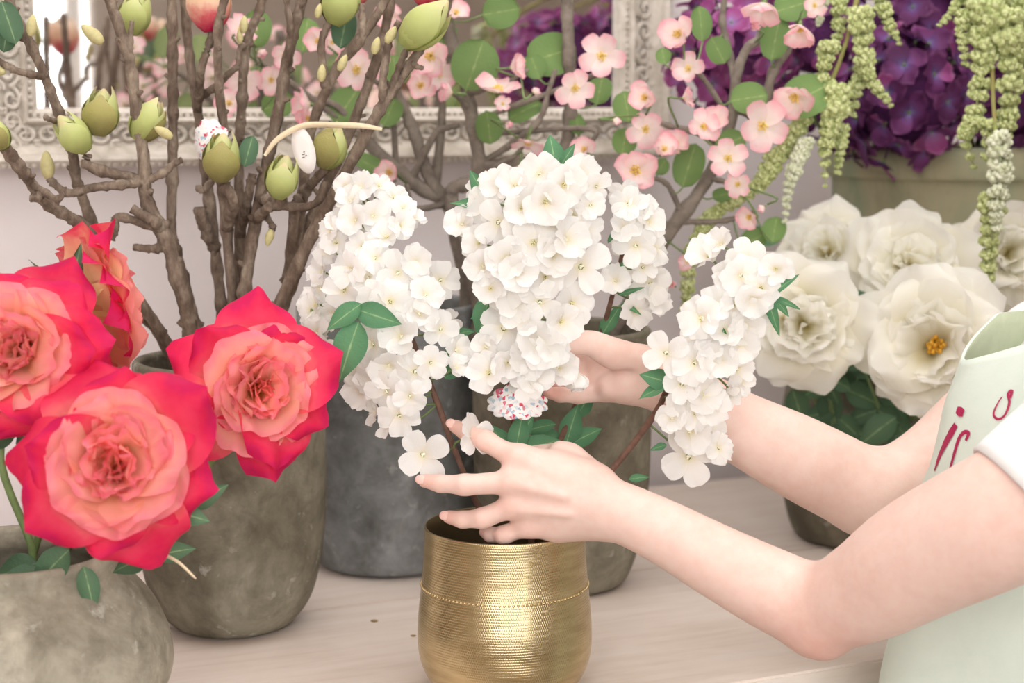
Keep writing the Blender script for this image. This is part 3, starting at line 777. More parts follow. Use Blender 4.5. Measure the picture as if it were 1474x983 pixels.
# apron: a curved bib that hangs from the neck, lined, with a hand lettered print
def apr_row(y):
    """silhouette of the bib's front at picture height y"""
    xs = np.interp(y, [455, 475, 580, 700, 800, 900, 983, 1100, 1500], [1416, 1408, 1362, 1330, 1316, 1300, 1279, 1262, 1235])
    return Q(float(xs), y, 1.54)
def apron_pt(u, y, off=0.0):
    """u -1 (near side) .. 1 (far side)"""
    c_ = apr_row(y)
    low = max(0, min(1, (y - 560) / 260)); half = .105 + .085 * low
    dip = .024 * (1 - min(1, abs(u) * 1.15) ** 2) if y < 475 else 0
    sink = math.sin(u * 4 + y * .011) * .004 + mnoise.noise(V(u * 2.2, y * .012, 3)) * .010 * (abs(u) ** .5)
    return V(c_.x + .155 * abs(u) ** 2.2 * (half / .15) - off + sink, c_.y + half * u, c_.z - dip * 0)
ys = list(np.linspace(462, 1500, 56)); us = list(np.linspace(-1, 1, 33))
ap = MB(); v, f = [], []
for layer, off in ((0, .002), (1, -.001)):
    for y_ in ys:
        for u in us:
            # the top edge is scooped between the straps
            yy = y_ if y_ > 560 else 560 - (560 - y_) * (1 - .55 * max(0, 1 - (abs(u + .05) / .62) ** 2))
            v.append(apron_pt(u, yy, off))
nu_, nr = len(us), len(ys)
fm = []
for layer in (0, 1):
    o_ = layer * nu_ * nr
    for i in range(nr - 1):
        for j in range(nu_ - 1):
            a = o_ + i * nu_ + j; q_ = (a, a + 1, a + nu_ + 1, a + nu_); f.append(q_ if layer else q_[::-1]); fm.append(layer)
for j in range(nu_ - 1):
    f.append((j, j + 1, nu_ * nr + j + 1, nu_ * nr + j)); fm.append(0)
for i in range(nr - 1):
    for j in (0, nu_ - 1):
        a = i * nu_ + j; f.append((a, a + nu_, nu_ * nr + a + nu_, nu_ * nr + a)); fm.append(0)
me = new_mesh('apron', [p - PB for p in v], f, [M_APR, M_APRIN], True, None, fm)
apron = part('apron', me, person, Matrix.Translation(PB), 'pale mint cotton apron with raspberry lettering')
for u in (-.96, .92):                                                                     # straps from the bib's corners round the neck
    p0 = apron_pt(u, 462, .003); sgn = 1 if u > 0 else -1
    pts = spline([p0 + V(.01, 0, -.012), p0 + V(.03, -.01 * sgn, .02), V(.60, 1.535 + .085 * sgn, .385), V(.665, 1.535 + .05 * sgn, .39), V(.69, 1.535, .38)], 22)
    v, f = [], []
    for i, p in enumerate(pts):
        p = V(*p); d = V(*(pts[min(i + 1, 21)] - pts[max(i - 1, 0)])).normalized()
        sd = V(.15, 1, 0); sd = (sd - d * sd.dot(d)).normalized(); nn = d.cross(sd)
        for a, b2 in ((-1, -1), (1, -1), (1, 1), (-1, 1)): v.append(p + sd * .014 * a + nn * .0015 * b2)
    for i in range(21):
        for k in range(4): f.append((i * 4 + k, i * 4 + (k + 1) % 4, i * 4 + 4 + (k + 1) % 4, i * 4 + 4 + k))
    q = MB(); q.add(v, f); q.obj('strap', M_APRIN, apron)
# raspberry lettering, brushed on: placed by rays onto the cloth
from mathutils.bvhtree import BVHTree
bvt = BVHTree.FromPolygons([p for p in [V(*q) + PB for q in [vv.co for vv in me.vertices]]], [tuple(p.vertices) for p in me.polygons])
def stroke(pts, wds, name='lettering'):
    q = MB(); v, f = [], []
    sp = spline([(a, b2, w_) for (a, b2), w_ in zip(pts, wds)], 26); L = []
    for x, y_, w_ in sp:
        d = (Q(x, y_, 1.5) - CAMP).normalized(); h = bvt.ray_cast(CAMP, d)
        if h[0] is not None: L.append((h[0] - d * .0012, h[1] if h[1].dot(d) < 0 else -h[1], w_))
    for i, (p, n, w_) in enumerate(L):
        d = (L[min(i + 1, len(L) - 1)][0] - L[max(i - 1, 0)][0]).normalized(); s_ = d.cross(n).normalized() * w_ / SCL(p) * .5
        v += [p - s_, p + n * .0004, p + s_]
    for i in range(len(L) - 1):
        for k in (0, 1): f.append((i * 3 + k, i * 3 + k + 1, i * 3 + 4 + k, i * 3 + 3 + k))
    if len(L) > 1: q.add(v, f); q.obj(name, M_INK, apron)
stroke([(1376, 611), (1366, 628), (1354, 652), (1345, 677)], [10, 13, 11, 5])
stroke([(1377, 590), (1382, 592.5), (1387, 595)], [10, 14, 10])
stroke([(1366, 680), (1372, 658), (1380, 632), (1388, 622), (1394, 624), (1390, 634)], [4, 5, 6, 6, 6, 4])
stroke([(1454, 573), (1457, 562), (1451, 567), (1453, 580), (1446, 598), (1436, 603), (1430, 595), (1438, 577), (1443, 571)], [4, 4, 4, 4, 3, 4, 3, 2, 1.5])
# ---------------------------------------------------------------- flowers: shared petals, blossoms, leaves
def pm(name, mat, **kw):
    v, f, t = petal(**kw); return new_mesh(name, v, f, mat, True, {'t': t})
def pick(lst): return lst[RNG.randrange(len(lst))]
def rv(s=1.0): return V(RNG.uniform(-1, 1), RNG.uniform(-1, 1), RNG.uniform(-1, 1)) * s

def stamens(name, mats, n=9, ht=.24, rr=.16, br=.045, calyx=True, cal_mat=1):
    q = MB()
    for k in range(n):
        a = k * 2.4; r_ = rr * math.sqrt((k + .5) / n)
        p = V(r_ * math.cos(a), r_ * math.sin(a), ht * (1 - .35 * k / n))
        v, f = tube([(0, 0, .02), p], [.012, .009], 4); q.add(v, f); v, f = ball(p, br, 4, 5); q.add(v, f)
    if calyx:
        v, f = lathe([(.0, -.22), (.05, -.2), (.085, -.06), (.10, .03), (.0, .05)], 8); q.add(v, f, m=cal_mat)
    return q.mesh(name, mats)
WC = [stamens('blossom', [M_STAM, M_STEMG], 6, .13, .10, .034)] + [stamens('blossom', [M_STAM2, M_STEMG], 3, .06, .06, .05)] * 2
PC = [stamens('blossom', [M_YEL, M_STEMG], 10, .30, .20, .05)]
WP = {'open': [pm('petal', M_WPET, L=1, W=.56, th0=56 + 4 * i, th1=84 + 9 * i, cup=.16, roll=.12, k=.04, end=.12, wb=.30, ruf=.20, fr=6, seed=i, nu=7, nv=7, wmax=.7) for i in range(4)],
      'cup': [pm('petal', M_WPET, L=1, W=.58, th0=46, th1=62 + 8 * i, cup=.34, k=.06, end=.15, wb=.30, ruf=.22, fr=6, seed=i + 9, nu=7, nv=7, wmax=.7) for i in range(4)],
      'face': [pm('petal', M_WPET, L=1, W=.44, th0=66, th1=92, cup=.12, roll=.10, k=.10, end=.2, wb=.24, ruf=.16, fr=5, seed=i + 30, nu=7, nv=7, wmax=.68) for i in range(3)],
      'shut': [pm('petal', M_WPET, L=1, W=.55, th0=40, th1=8, cup=.55, k=.15, end=.3, wb=.28, ruf=.10, fr=4, seed=i + 19, nu=6, nv=6) for i in range(3)]}
PP = {'open': [pm('petal', M_PPET, L=1, W=.42, th0=62, th1=80, cup=.26, k=.06, end=.22, wb=.2, ruf=.10, fr=4, seed=i, nu=6, nv=6, wmax=.66) for i in range(3)],
      'cup': [pm('petal', M_PPET, L=1, W=.46, th0=50, th1=50, cup=.44, k=.08, end=.25, wb=.2, ruf=.10, fr=4, seed=i + 9, nu=6, nv=6, wmax=.66) for i in range(3)],
      'shut': [pm('petal', M_PPET, L=1, W=.5, th0=48, th1=-14, cup=.7, k=.3, end=.4, wb=.25, ruf=.03, fr=4, seed=i + 19, nu=6, nv=6) for i in range(2)]}
def blossom(parent, p, n, r, kind, pets, cen, npet=5, name='blossom', roll=None):
    M = frame_z(n, RNG.uniform(0, 6.28) if roll is None else roll, p, r)
    b_ = part(name, pick(cen), parent, M)
    for k in range(npet):
        wob = Matrix.Rotation(RNG.uniform(-.26, .26), 4, 'Y') @ Matrix.Rotation(RNG.uniform(-.22, .22), 4, 'X')
        part('petal', pick(pets[kind]), b_, M @ Matrix.Rotation(2 * PI * k / npet + RNG.uniform(-.1, .1), 4, 'Z') @ Matrix.Translation((0, 0, .012 * (k % 2))) @ wob @ Matrix.Diagonal((RNG.uniform(.92, 1.06), RNG.uniform(.92, 1.06), 1, 1)))
    return b_

def lmesh(name, mat, **kw):
    v, f, t = leaf(**kw); return new_mesh(name, v, f, mat, True, {'t': t})
LV = {'point': [lmesh('leaf', M_LEAFG, W=.24, bend=.22, fold=.10, seed=i) for i in range(3)],
      'rose': [lmesh('leaf', M_LEAFD, W=.33, bend=.25, fold=.08, seed=i, wav=.03) for i in range(3)],
      'round': [lmesh('leaf', M_LEAFO, W=.44, bend=.12, fold=.05, pointed=False, seed=i, nu=12, nv=8) for i in range(3)],
      'mag': [lmesh('leaf', M_LEAFD, W=.3, bend=.2, fold=.1, pointed=False, seed=i) for i in range(2)]}
def leaf_at(parent, x, y, Y, ang, Lpx, kind, dz=0.0, face=.0, roll=0.0, wide=1.0, name='leaf'):
    """leaf whose stalk end is at picture point (x, y), pointing at ang degrees (0 right, 90 up), its upper side to the viewer"""
    p = P(x, y, Y); a = rad(ang)
    d = (V(1, 0, 0) * math.cos(a) + UP * math.sin(a) + FW * dz).normalized()
    n = (CAMP - p).normalized() + V(0, 0, .35); n = (n - d * n.dot(d)).normalized()
    n = Quaternion(d, roll) @ n
    yv = n.cross(d)
    L = Lpx / SCL(p)
    M = Matrix.Translation(p) @ Matrix((d, yv, n)).transposed().to_4x4() @ Matrix.Diagonal((L, L * wide, L, 1))
    return part(name, pick(LV[kind]), parent, M)
def branch(pts, r0_, r1_, mat, parent, name='stem', seg=8, n=None, knots=.0, seed=1, jit=.0):
    """pts in world space; tapering tube"""
    n = n or max(8, len(pts) * 7); sp = [V(*q) for q in spline(pts, n)]; r_ = random.Random(seed); rr = []
    for i in range(n):
        u = i / (n - 1); k_ = knots * max(0, mnoise.noise(V(seed * 3.1, i * .45, 0))) * 1.6
        rr.append((r0_ + (r1_ - r0_) * u) * (1 + k_))
    v, f = tube(sp, rr, seg, jit, seed); q = MB(); q.add(v, f)
    return q.obj(name, mat, parent), sp

# ---------------------------------------------------------------- white blossom sprays in the hands
def spray(label, base, stempts, Y0, flowers, R=.05, extra=5, lv=(), stemr=(.0032, .0022), mat=M_STEMB, side=()):
    t = thing('white_blossom_stem', base, label, 'flower stem', 'white blossom stems held over the gold pot')
    pts = [Vector(q) if len(q) == 3 and q[1] < 5 else P(*q) for q in stempts]
    ob, sp = branch(pts, stemr[0], stemr[1], mat, t, 'stem', 8, 40, .3, len(label), .08)
    pd = MB()
    ax = sp[10:]
    def place(x, y, r, mode='', back=False):
        p0 = P(x, y, Y0)
        near = min(ax, key=lambda q: (q - p0).length)
        tc = (CAMP - p0).normalized()
        off = p0 - near; off = off - tc * off.dot(tc)
        dep = math.sqrt(max(R * R - min(off.length, R) ** 2, 0)) * .85
        p = near + off + tc * ((-dep if back else dep) + RNG.uniform(-.008, .008))
        p = CAMP + (P(x, y, 1) - CAMP).normalized() * (p - CAMP).length
        rad_ = (p - near).normalized() if (p - near).length > 1e-4 else tc
        n = tc * (-.6 if back else .7) + rad_ * .8 + rv(.42) + V(0, 0, .12)
        if mode == 'f': n = tc + rv(.15)
        if mode == 's': n = tc * .6 + V(1, 0, 0) * .5 + V(0, 0, .2) + rv(.1)
        if mode == 'd': n = V(.1, -.25, -1)
        kind = ('face' if r > 33 else 'open') if mode in 'fs' and mode else ('shut' if mode == 'd' else pick(['open', 'cup', 'cup', 'face']))
        n.normalize()
        blossom(t, p, n, r / SCL(p), kind, WP, WC, 4 if mode == 'f' and r > 35 else (4 if RNG.random() < .25 else 5), roll=.5 if mode == 'f' and r > 35 else None)
        q0 = p - n * (.2 * r / SCL(p)); mid = (q0 * .6 + near * .4) - n * .01
        v, f = tube([V(*w_) for w_ in spline([q0, mid, near], 7)], .0011, 5); pd.add(v, f)
    for fl in flowers: place(*fl[:3], fl[3] if len(fl) > 3 else '')
    for k in range(extra):
        fl = pick([f_ for f_ in flowers if f_[2] < 33 and f_[1] < 600]); place(fl[0] + RNG.uniform(-12, 12), fl[1] + RNG.uniform(-12, 12), fl[2] * .9, '', True)
    pd.obj('pedicels', M_STEMG, t, kind='stuff')
    for l in lv: leaf_at(t, *l)
    return t
pin = lambda dx, dy: GP + V(dx, dy, .015)
spray('longest white blossom stem at far left with two loose single blossoms hanging beneath', pin(-.02, 0),
      [tuple(pin(-.012, .004)), (700, 770, 1.585), (682, 715, 1.585), (655, 650, 1.58), (622, 560, 1.585), (585, 470, 1.60), (548, 390, 1.63), (532, 290, 1.67)], 1.60,
      [(519, 271, 27), (567, 286, 25), (596, 317, 18), (537, 311, 26), (491, 322, 24), (557, 342, 25), (522, 355, 26), (484, 350, 24), (506, 290, 24), (580, 300, 20), (545, 268, 20), (500, 268, 20), (512, 318, 26), (476, 330, 20), (575, 325, 22), (540, 372, 26), (470, 362, 20), (462, 415, 24), (482, 450, 26), (470, 470, 24),
       (466, 392, 26), (506, 388, 30), (572, 393, 34), (598, 378, 28), (634, 403, 30, 'f'), (562, 434, 32), (456, 439, 28), (496, 418, 30), (456, 479, 26), (462, 500, 22), (603, 452, 30), (634, 474, 27), (530, 400, 30), (540, 430, 30), (612, 425, 28),
       (656, 505, 25), (655, 530, 22), (537, 495, 34), (578, 485, 34), (517, 525, 32), (560, 525, 34), (598, 535, 36, 'f'), (522, 561, 30), (557, 563, 33), (620, 522, 27), (575, 598, 30), (545, 590, 28), (590, 570, 28), (540, 545, 30), (560, 612, 22),
       (608, 655, 42, 'f'), (679, 626, 34, 's')], .052, 8,
      [(520, 437, 1.535, 215, 62, 'point', -.1, 0, 0, 1.2), (516, 462, 1.535, 252, 92, 'point', -.1, 0, 0, 1.25), (512, 445, 1.535, -18, 68, 'point', -.1, 0, .3, 1.3), (645, 540, 1.58, 80, 60, 'point', .1), (640, 545, 1.58, 40, 45, 'point', .1), (655, 480, 1.60, 10, 30, 'point', 0), (618, 640, 1.60, 215, 42, 'point', 0)])
spray('fullest white blossom stem, upright in the middle, a printed tag hanging at its foot', pin(.005, 0),
      [tuple(pin(.004, .010)), (738, 770, 1.60), (740, 690, 1.605), (738, 600, 1.605), (736, 540, 1.602), (750, 470, 1.60), (762, 390, 1.60), (790, 300, 1.60), (800, 245, 1.60)], 1.60,
      [(721, 264, 32), (777, 250, 32), (811, 266, 38), (836, 248, 28), (858, 268, 26), (666, 324, 27), (690, 350, 28), (717, 320, 38, 'f'), (751, 300, 32), (785, 290, 36), (768, 350, 36), (795, 367, 38), (730, 371, 34), (824, 308, 34), (842, 330, 28), (836, 384, 44, 'f'),
       (696, 384, 30), (725, 414, 36), (746, 392, 33), (777, 435, 35), (742, 435, 32), (822, 437, 36), (807, 463, 32), (725, 473, 38), (772, 492, 42), (755, 515, 34), (704, 537, 33), (732, 522, 30), (766, 540, 32), (758, 556, 26), (802, 529, 30), (828, 535, 30, 'd'),
       (700, 300, 28), (742, 268, 28), (752, 335, 34), (815, 345, 34), (785, 400, 34), (790, 320, 34), (750, 460, 32), (795, 500, 28), (850, 296, 24), (706, 416, 28), (700, 500, 24), (690, 275, 22)], .058, 9,
      [(705, 295, 1.60, 118, 62, 'point', .1), (706, 300, 1.60, 165, 58, 'point', -.1, 0, .4), (800, 240, 1.60, 100, 48, 'point', 0, 0, 0, 1.5), (808, 238, 1.60, 60, 38, 'point', 0), (705, 425, 1.58, 255, 66, 'point', 0, 0, 0, 1.25), (712, 440, 1.59, 205, 42, 'point', .1),
       (742, 650, 1.59, 80, 60, 'point', -.1, 0, 0, 1.2), (748, 650, 1.59, 20, 60, 'point', -.1, 0, 0, 1.3), (738, 650, 1.595, 130, 55, 'point', 0), (742, 640, 1.60, 60, 52, 'point', .2), (728, 640, 1.60, 165, 60, 'point', .2)])
spray('loosely budded white blossom stem leaning behind the raised wrist of the person', pin(.02, .02),
      [tuple(pin(.018, .022)), (770, 740, 1.62), (800, 650, 1.65), (838, 560, 1.685), (866, 480, 1.695), (888, 400, 1.69), (905, 320, 1.68)], 1.70,
      [(905, 294, 29), (932, 320, 27), (900, 328, 28), (915, 354, 32), (942, 358, 26, 's'), (936, 409, 34, 'f'), (913, 448, 28), (886, 405, 25), (941, 431, 26), (925, 300, 22), (925, 385, 24)], .045, 4,
      [(890, 425, 1.655, 20, 40, 'point', 0, 0, 0, .5), (885, 400, 1.655, 60, 36, 'point', 0, 0, 0, .6), (895, 435, 1.655, -30, 34, 'point', 0, 0, 0, .6), (875, 350, 1.66, 60, 30, 'point', 0, 0, 0, .6), (872, 500, 1.70, 100, 40, 'point', 0), (868, 480, 1.69, 60, 50, 'point', 0), (880, 380, 1.68, 140, 40, 'point', 0), (815, 640, 1.66, 75, 60, 'point', -.1, 0, 0, 1.3), (820, 640, 1.66, 30, 52, 'point', 0, 0, 0, 1.3), (812, 642, 1.66, 150, 66, 'point', 0, 0, 0), (830, 600, 1.68, 60, 45, 'point', .1, 0, 0, 1.4), (800, 610, 1.65, 190, 50, 'point', 0)])
spray('drooping white blossom stem leaning right across the far forearm', pin(.04, .01),
      [tuple(pin(.030, .006)), (800, 765, 1.592), (876, 682, 1.598), (940, 600, 1.588), (968, 545, 1.575), (1000, 500, 1.57), (1040, 440, 1.57), (1070, 395, 1.57), (1105, 375, 1.57)], 1.575,
      [(1021, 370, 33), (1039, 352, 26), (1075, 372, 30), (1066, 396, 34), (1082, 430, 30), (1096, 414, 28), (1117, 387, 28), (1010, 459, 32), (958, 508, 36, 'f'), (1003, 486, 28), (1000, 522, 32, 'f'), (1043, 477, 32), (1066, 495, 30), (1072, 466, 30), (1034, 517, 32), (1061, 531, 28),
       (981, 553, 30), (1010, 567, 32), (1048, 558, 26), (1021, 584, 30), (1066, 550, 22), (967, 602, 26), (992, 622, 34), (1021, 611, 30), (990, 658, 46, 'f'), (1034, 645, 24, 's'), (1048, 400, 26), (1030, 440, 28), (1055, 440, 28), (1020, 500, 26), (1085, 455, 26), (1000, 595, 28), (976, 580, 24)], .045, 5,
      [(965, 552, 1.55, 160, 46, 'point', 0, 0, 0, 1.6), (962, 555, 1.55, 195, 46, 'point', -.1, 0, .6, 1.3), (1110, 425, 1.53, 40, 52, 'point', 0, 0, 0, .55), (1112, 428, 1.53, -20, 45, 'point', 0, 0, 0, .55), (1100, 418, 1.53, -70, 70, 'point', 0, 0, 0, .6), (1108, 420, 1.53, -50, 46, 'point', 0, 0, 0, .8), (1040, 470, 1.53, -80, 62, 'point', 0, 0, 0, .4), (1030, 460, 1.53, 100, 50, 'point', 0, 0, 0, .35), (960, 640, 1.58, 195, 26, 'point', 0), (905, 690, 1.6, 10, 30, 'point', 0)])

# ---------------------------------------------------------------- roses
def rose_set(outer, inner, seed, tp=.12, en=.5):
    def g(mat, ths, **kw):
        return [pm('petal', mat, seed=seed + i * 7, nu=14, nv=14, th1=th, **kw) for i, th in enumerate(ths)]
    return [(g(outer, (92, 112, 134), L=1.08, W=.50, th0=58, p=2.0, cup=.10, roll=.60, k=.0, tip=tp, end=en, wb=.32, ruf=.12, fr=4), 6, 0, .34),
            (g(outer, (78, 98, 124), L=1.0, W=.50, th0=44, p=1.9, cup=.20, roll=.55, k=.04, tip=tp, end=en - .05, wb=.32, ruf=.12, fr=4), 6, .05, .36),
            (g(inner, (62, 84, 100), L=.90, W=.46, th0=40, p=1.5, cup=.26, roll=.34, k=.12, tip=.04, end=.25, wb=.35, ruf=.16, fr=5), 6, .09, .2),
            (g(inner, (50, 66, 78), L=.80, W=.42, th0=32, p=1.2, cup=.36, roll=.2, k=.12, end=.22, wb=.35, ruf=.20, fr=5), 7, .12, .2),
            (g(inner, (40, 52, 62), L=.70, W=.36, th0=22, cup=.44, roll=.10, k=.12, end=.2, wb=.35, ruf=.24, fr=6), 7, .15, .2),
            (g(inner, (26, 38, 46), L=.62, W=.28, th0=10, cup=.44, k=.12, end=.2, wb=.4, ruf=.26, fr=6), 6, .19, .2),
            (g(inner, (8, 18, 30), L=.50, W=.20, th0=-4, cup=.45, k=.12, end=.2, wb=.4, ruf=.2, fr=6), 6, .24, .2)]
RED = rose_set(M_ROSEO, M_ROSEI, 3); CRE = rose_set(M_CREAM, M_CREAM, 50, .07, .5)
def rose(label, p, n, R, sets, stem, leaves, group, cat='rose', skip=0, roll=0.0, calyx=M_STEMG, stam=None, flat=1.0, name='red_rose'):
    base = stem[-1]
    t = thing(name, base, label, cat, group)
    n = Vector(n).normalized(); M = frame_z(n, roll, Vector(p) - n * R * .30, R) @ Matrix.Diagonal((1, 1, flat, 1))
    for li, (ms, cnt, z, tv_) in enumerate(sets[:len(sets) - skip]):
        for k in range(cnt):
            a = 2 * PI * (k + .5 * (li % 2)) / cnt + RNG.uniform(-.16, .16) + li * .31
            tl = Matrix.Rotation(RNG.uniform(-tv_, tv_), 4, 'Y') @ Matrix.Rotation(RNG.uniform(-tv_, tv_), 4, 'X')
            sc = RNG.uniform(.86, 1.10); jx = .05 if li > 2 else .015
            part('petal', pick(ms), t, M @ Matrix.Rotation(a, 4, 'Z') @ Matrix.Translation((RNG.uniform(-jx, jx), RNG.uniform(-jx, jx), z + RNG.uniform(-.03, .03))) @ tl @ Matrix.Diagonal((sc, sc * RNG.uniform(.92, 1.08), sc, 1)))
    q = MB(); v, f = lathe([(0, -.16), (.06, -.14), (.11, -.05), (.13, .04), (.06, .14), (0, .15)], 12); q.add([M @ a for a in v], f)
    for k in range(5):
        v, f, tt = leaf(.62, .09, .5, .1, seed=k); Mk = M @ Matrix.Rotation(k * 1.2566 + .4, 4, 'Z') @ Matrix.Translation((.08, 0, -.02)) @ Matrix.Rotation(rad(-18), 4, 'Y')
        q.add([Mk @ a for a in v], f, tt, 0)
    q.obj('calyx', M_LEAFD, t, label='green calyx with narrow sepals')
    if stam is not None:
        q = MB()
        for k in range(16):
            a = k * 2.4; r_ = .11 * math.sqrt(k / 16); e = M @ V(r_ * math.cos(a), r_ * math.sin(a), .50 - .06 * (k % 3))
            v, f = tube([M @ V(0, 0, .12), e], .0012, 4); q.add(v, f); v, f = ball(e, .0030, 4, 6); q.add(v, f)
        q.obj('stamens', stam, t)
    b0 = Vector(p) - n * R * .42
    branch([b0, b0 - n * R * .5 + V(0, 0, -.01)] + [Vector(s_) for s_ in stem], .0030, .0036, M_STEMG, t, 'stem', 8, 26, .15, 3)
    for l in leaves: leaf_at(t, *l)
    return t
def inv(vz, dx, dy, z): return (vz.x + dx, vz.y + dy, z)
tocam = lambda p: (CAMP - Vector(p)).normalized()
GR = 'red and coral roses in the pale stone vase'
p = P(166, 668, 1.36)
rose('large front coral rose facing forward, lowest and nearest of the red roses', p, tocam(p) + V(.02, 0, .06), .080, RED, [inv(VF, .06, -.01, .20), inv(VF, .02, .0, .135)],
     [(120, 815, 1.40, -75, 70, 'rose', 0, 0, 0, .8), (215, 800, 1.40, 200, 62, 'rose'), (240, 735, 1.38, -10, 62, 'rose'), (275, 730, 1.42, 35, 60, 'rose', 0, 0, 0, .9), (100, 790, 1.40, 225, 80, 'rose', -.1)], GR, roll=.3)
p = P(372, 562, 1.50)
rose('coral rose farthest right of the red roses, in front of the tall stone vase', p, tocam(p) + V(.30, 0, .10), .0735, RED, [P(235, 770, 1.46), inv(VF, .05, .02, .175), inv(VF, .03, .02, .135)],
     [(225, 800, 1.46, 15, 55, 'rose'), (150, 815, 1.46, -95, 62, 'rose')], GR, roll=.0)
p = P(28, 503, 1.42)
rose('coral rose cut by the left edge above the stone vase', p, tocam(p) + V(-.25, 0, .12), .070, RED, [P(0, 650, 1.44), P(48, 800, 1.45), inv(VF, -.01, .0, .135)],
     [(55, 810, 1.44, 195, 72, 'rose', -.1), (60, 815, 1.42, 230, 95, 'rose', -.2, 0, 0, 1.1), (25, 620, 1.44, 200, 60, 'rose'), (30, 620, 1.45, -60, 60, 'rose')], GR, roll=.7)
p = P(128, 444, 1.52)
rose('red rose turned away showing its yellow petal backs and sepals', p, V(.62, .36, .12), .081, RED, [P(70, 560, 1.50), P(70, 700, 1.48), inv(VF, .0, .03, .135)],
     [(92, 470, 1.47, 78, 120, 'rose', -.1, 0, 0, .5), (80, 560, 1.50, 100, 90, 'rose'), (88, 480, 1.5, -100, 80, 'rose', 0, 0, 0, .7)], GR, roll=.2)
GW = 'big cream white roses on the right'
WB = lambda dx, dy: [inv(VW, dx * .5, dy, .30), inv(VW, dx * .4, dy, .20)]
p = P(1348, 498, 1.90)
rose('largest cream white rose with an open yellow centre, beside the apron', p, tocam(p) + V(-.1, 0, .05), .094, CRE, [P(1310, 600, 2.05)] + WB(.03, 0), [(1262, 470, 1.98, 130, 80, 'rose'), (1290, 600, 1.98, 215, 70, 'rose'), (1300, 620, 1.98, 260, 70, 'rose')], GW, skip=2, stam=M_YELO, name='white_rose', roll=.2)
p = P(1158, 466, 1.93)
rose('cream white rose at left, half behind the drooping blossom stem', p, tocam(p) + V(.1, 0, -.12), .080, CRE, [P(1190, 600, 2.1)] + WB(-.04, -.02), [(1180, 530, 2.0, -60, 60, 'rose', 0, 0, 0, 1.0), (1140, 560, 2.0, -70, 60, 'rose', 0, 0, 0, 1.0), (1200, 520, 2.0, 10, 70, 'rose', 0, 0, 0, 1.0), (1190, 560, 2.02, -80, 65, 'rose', 0, 0, 0, 1.0), (1215, 560, 2.02, -20, 66, 'rose', 0, 0, 0, 1.0)], GW, name='white_rose', roll=.5, skip=1)
p = P(1312, 388, 2.02)
rose('cream white rose in the middle of the back row', p, tocam(p) + V(.0, 0, .3), .084, CRE, [P(1290, 560, 2.1)] + WB(.0, .02), [(1240, 450, 2.03, 200, 70, 'rose'), (1250, 500, 2.03, 250, 80, 'rose', 0, 0, 0, 1.0), (1230, 600, 2.05, 290, 70, 'rose', 0, 0, 0, 1.0), (1270, 560, 2.05, 320, 70, 'rose', 0, 0, 0, 1.0)], GW, name='white_rose', roll=.9, skip=1)
p = P(1190, 368, 2.12)
rose('cream white rose farthest back on the left, below the hanging green tassels', p, tocam(p) + V(-.25, 0, .3), .068, CRE, [P(1230, 560, 2.15)] + WB(-.02, .04), [(1120, 350, 2.15, 150, 50, 'rose'), (1160, 580, 2.08, 240, 70, 'rose', 0, 0, 0, 1.0), (1140, 600, 2.1, 200, 50, 'rose')], GW, name='white_rose', roll=.1, skip=1)
p = P(1452, 368, 2.08)
rose('cream white rose at the right edge behind the long pale tassel', p, tocam(p) + V(.2, 0, .25), .080, CRE, [P(1400, 560, 2.15)] + WB(.06, .03), [(1400, 480, 2.1, 200, 60, 'rose')], GW, name='white_rose', roll=.4, skip=1)
# more leaves of the white roses, low between the arms
lt = thing('rose_foliage_spray', inv(VW, .01, -.03, .19), 'spray of dark round rose leaves hanging below the white roses', 'foliage')
branch([inv(VW, .01, -.03, .19), P(1215, 640, 2.05), P(1200, 600, 2.02), P(1190, 545, 2.0)], .0022, .0015, M_STEMG, lt)
branch([inv(VW, .03, -.03, .19), P(1280, 640, 2.05), P(1262, 580, 2.02), P(1240, 520, 2.0)], .0022, .0015, M_STEMG, lt)
for l in [(1205, 590, 2.02, 190, 64), (1205, 600, 2.02, -40, 62), (1225, 560, 2.0, 150, 60), (1190, 550, 2.0, 210, 55), (1195, 545, 2.0, 60, 55), (1262, 590, 2.02, 200, 58), (1262, 590, 2.02, -30, 66), (1250, 545, 2.0, 120, 60), (1275, 630, 2.05, -20, 60), (1225, 640, 2.05, -120, 60), (1180, 600, 2.03, 230, 50), (1150, 590, 2.03, 200, 48), (1290, 600, 2.03, -70, 70)]:
    leaf_at(lt, *l[:4], l[4] * .78, 'rose', RNG.uniform(-.2, .2), 0, RNG.uniform(-.4, .4), 1.1)
# ---------------------------------------------------------------- magnolia branches in the tall stone vase
def bud_meshes():
    def bs(mat, **kw):
        v, f, t = bud_scale(**kw); return new_mesh('scale', v, f, mat, True, {'t': t})
    q1 = [bs(M_BUDG, R=.30, spread=62, off=.06, opn=.05), bs(M_BUDG, R=.30, H=.93, spread=58, off=.14, opn=.10)]
    q2 = [bs(M_BUDO, R=.30, H=.90, spread=66, off=.20, opn=.09), bs(M_BUDO, R=.30, H=.80, spread=60, off=.24, opn=.14)]
    v, f = lathe([(0, 0), (.14, .02), (.24, .15), (.30, .36), (.27, .62), (.16, .86), (.04, .99), (0, 1.0)], 12, .06)
    return q1, q2, new_mesh('core', v, f, M_BUDG, True, {'t': [max(0, min(1, p.z)) for p in v]})
BQ1, BQ2, BCORE = bud_meshes()
v, f = lathe([(0, 0), (.12, .02), (.22, .2), (.25, .42), (.21, .68), (.11, .90), (0, 1.0)], 10, .1)
BYEL = new_mesh('bud', v, f, M_BUDY)
MGP = []
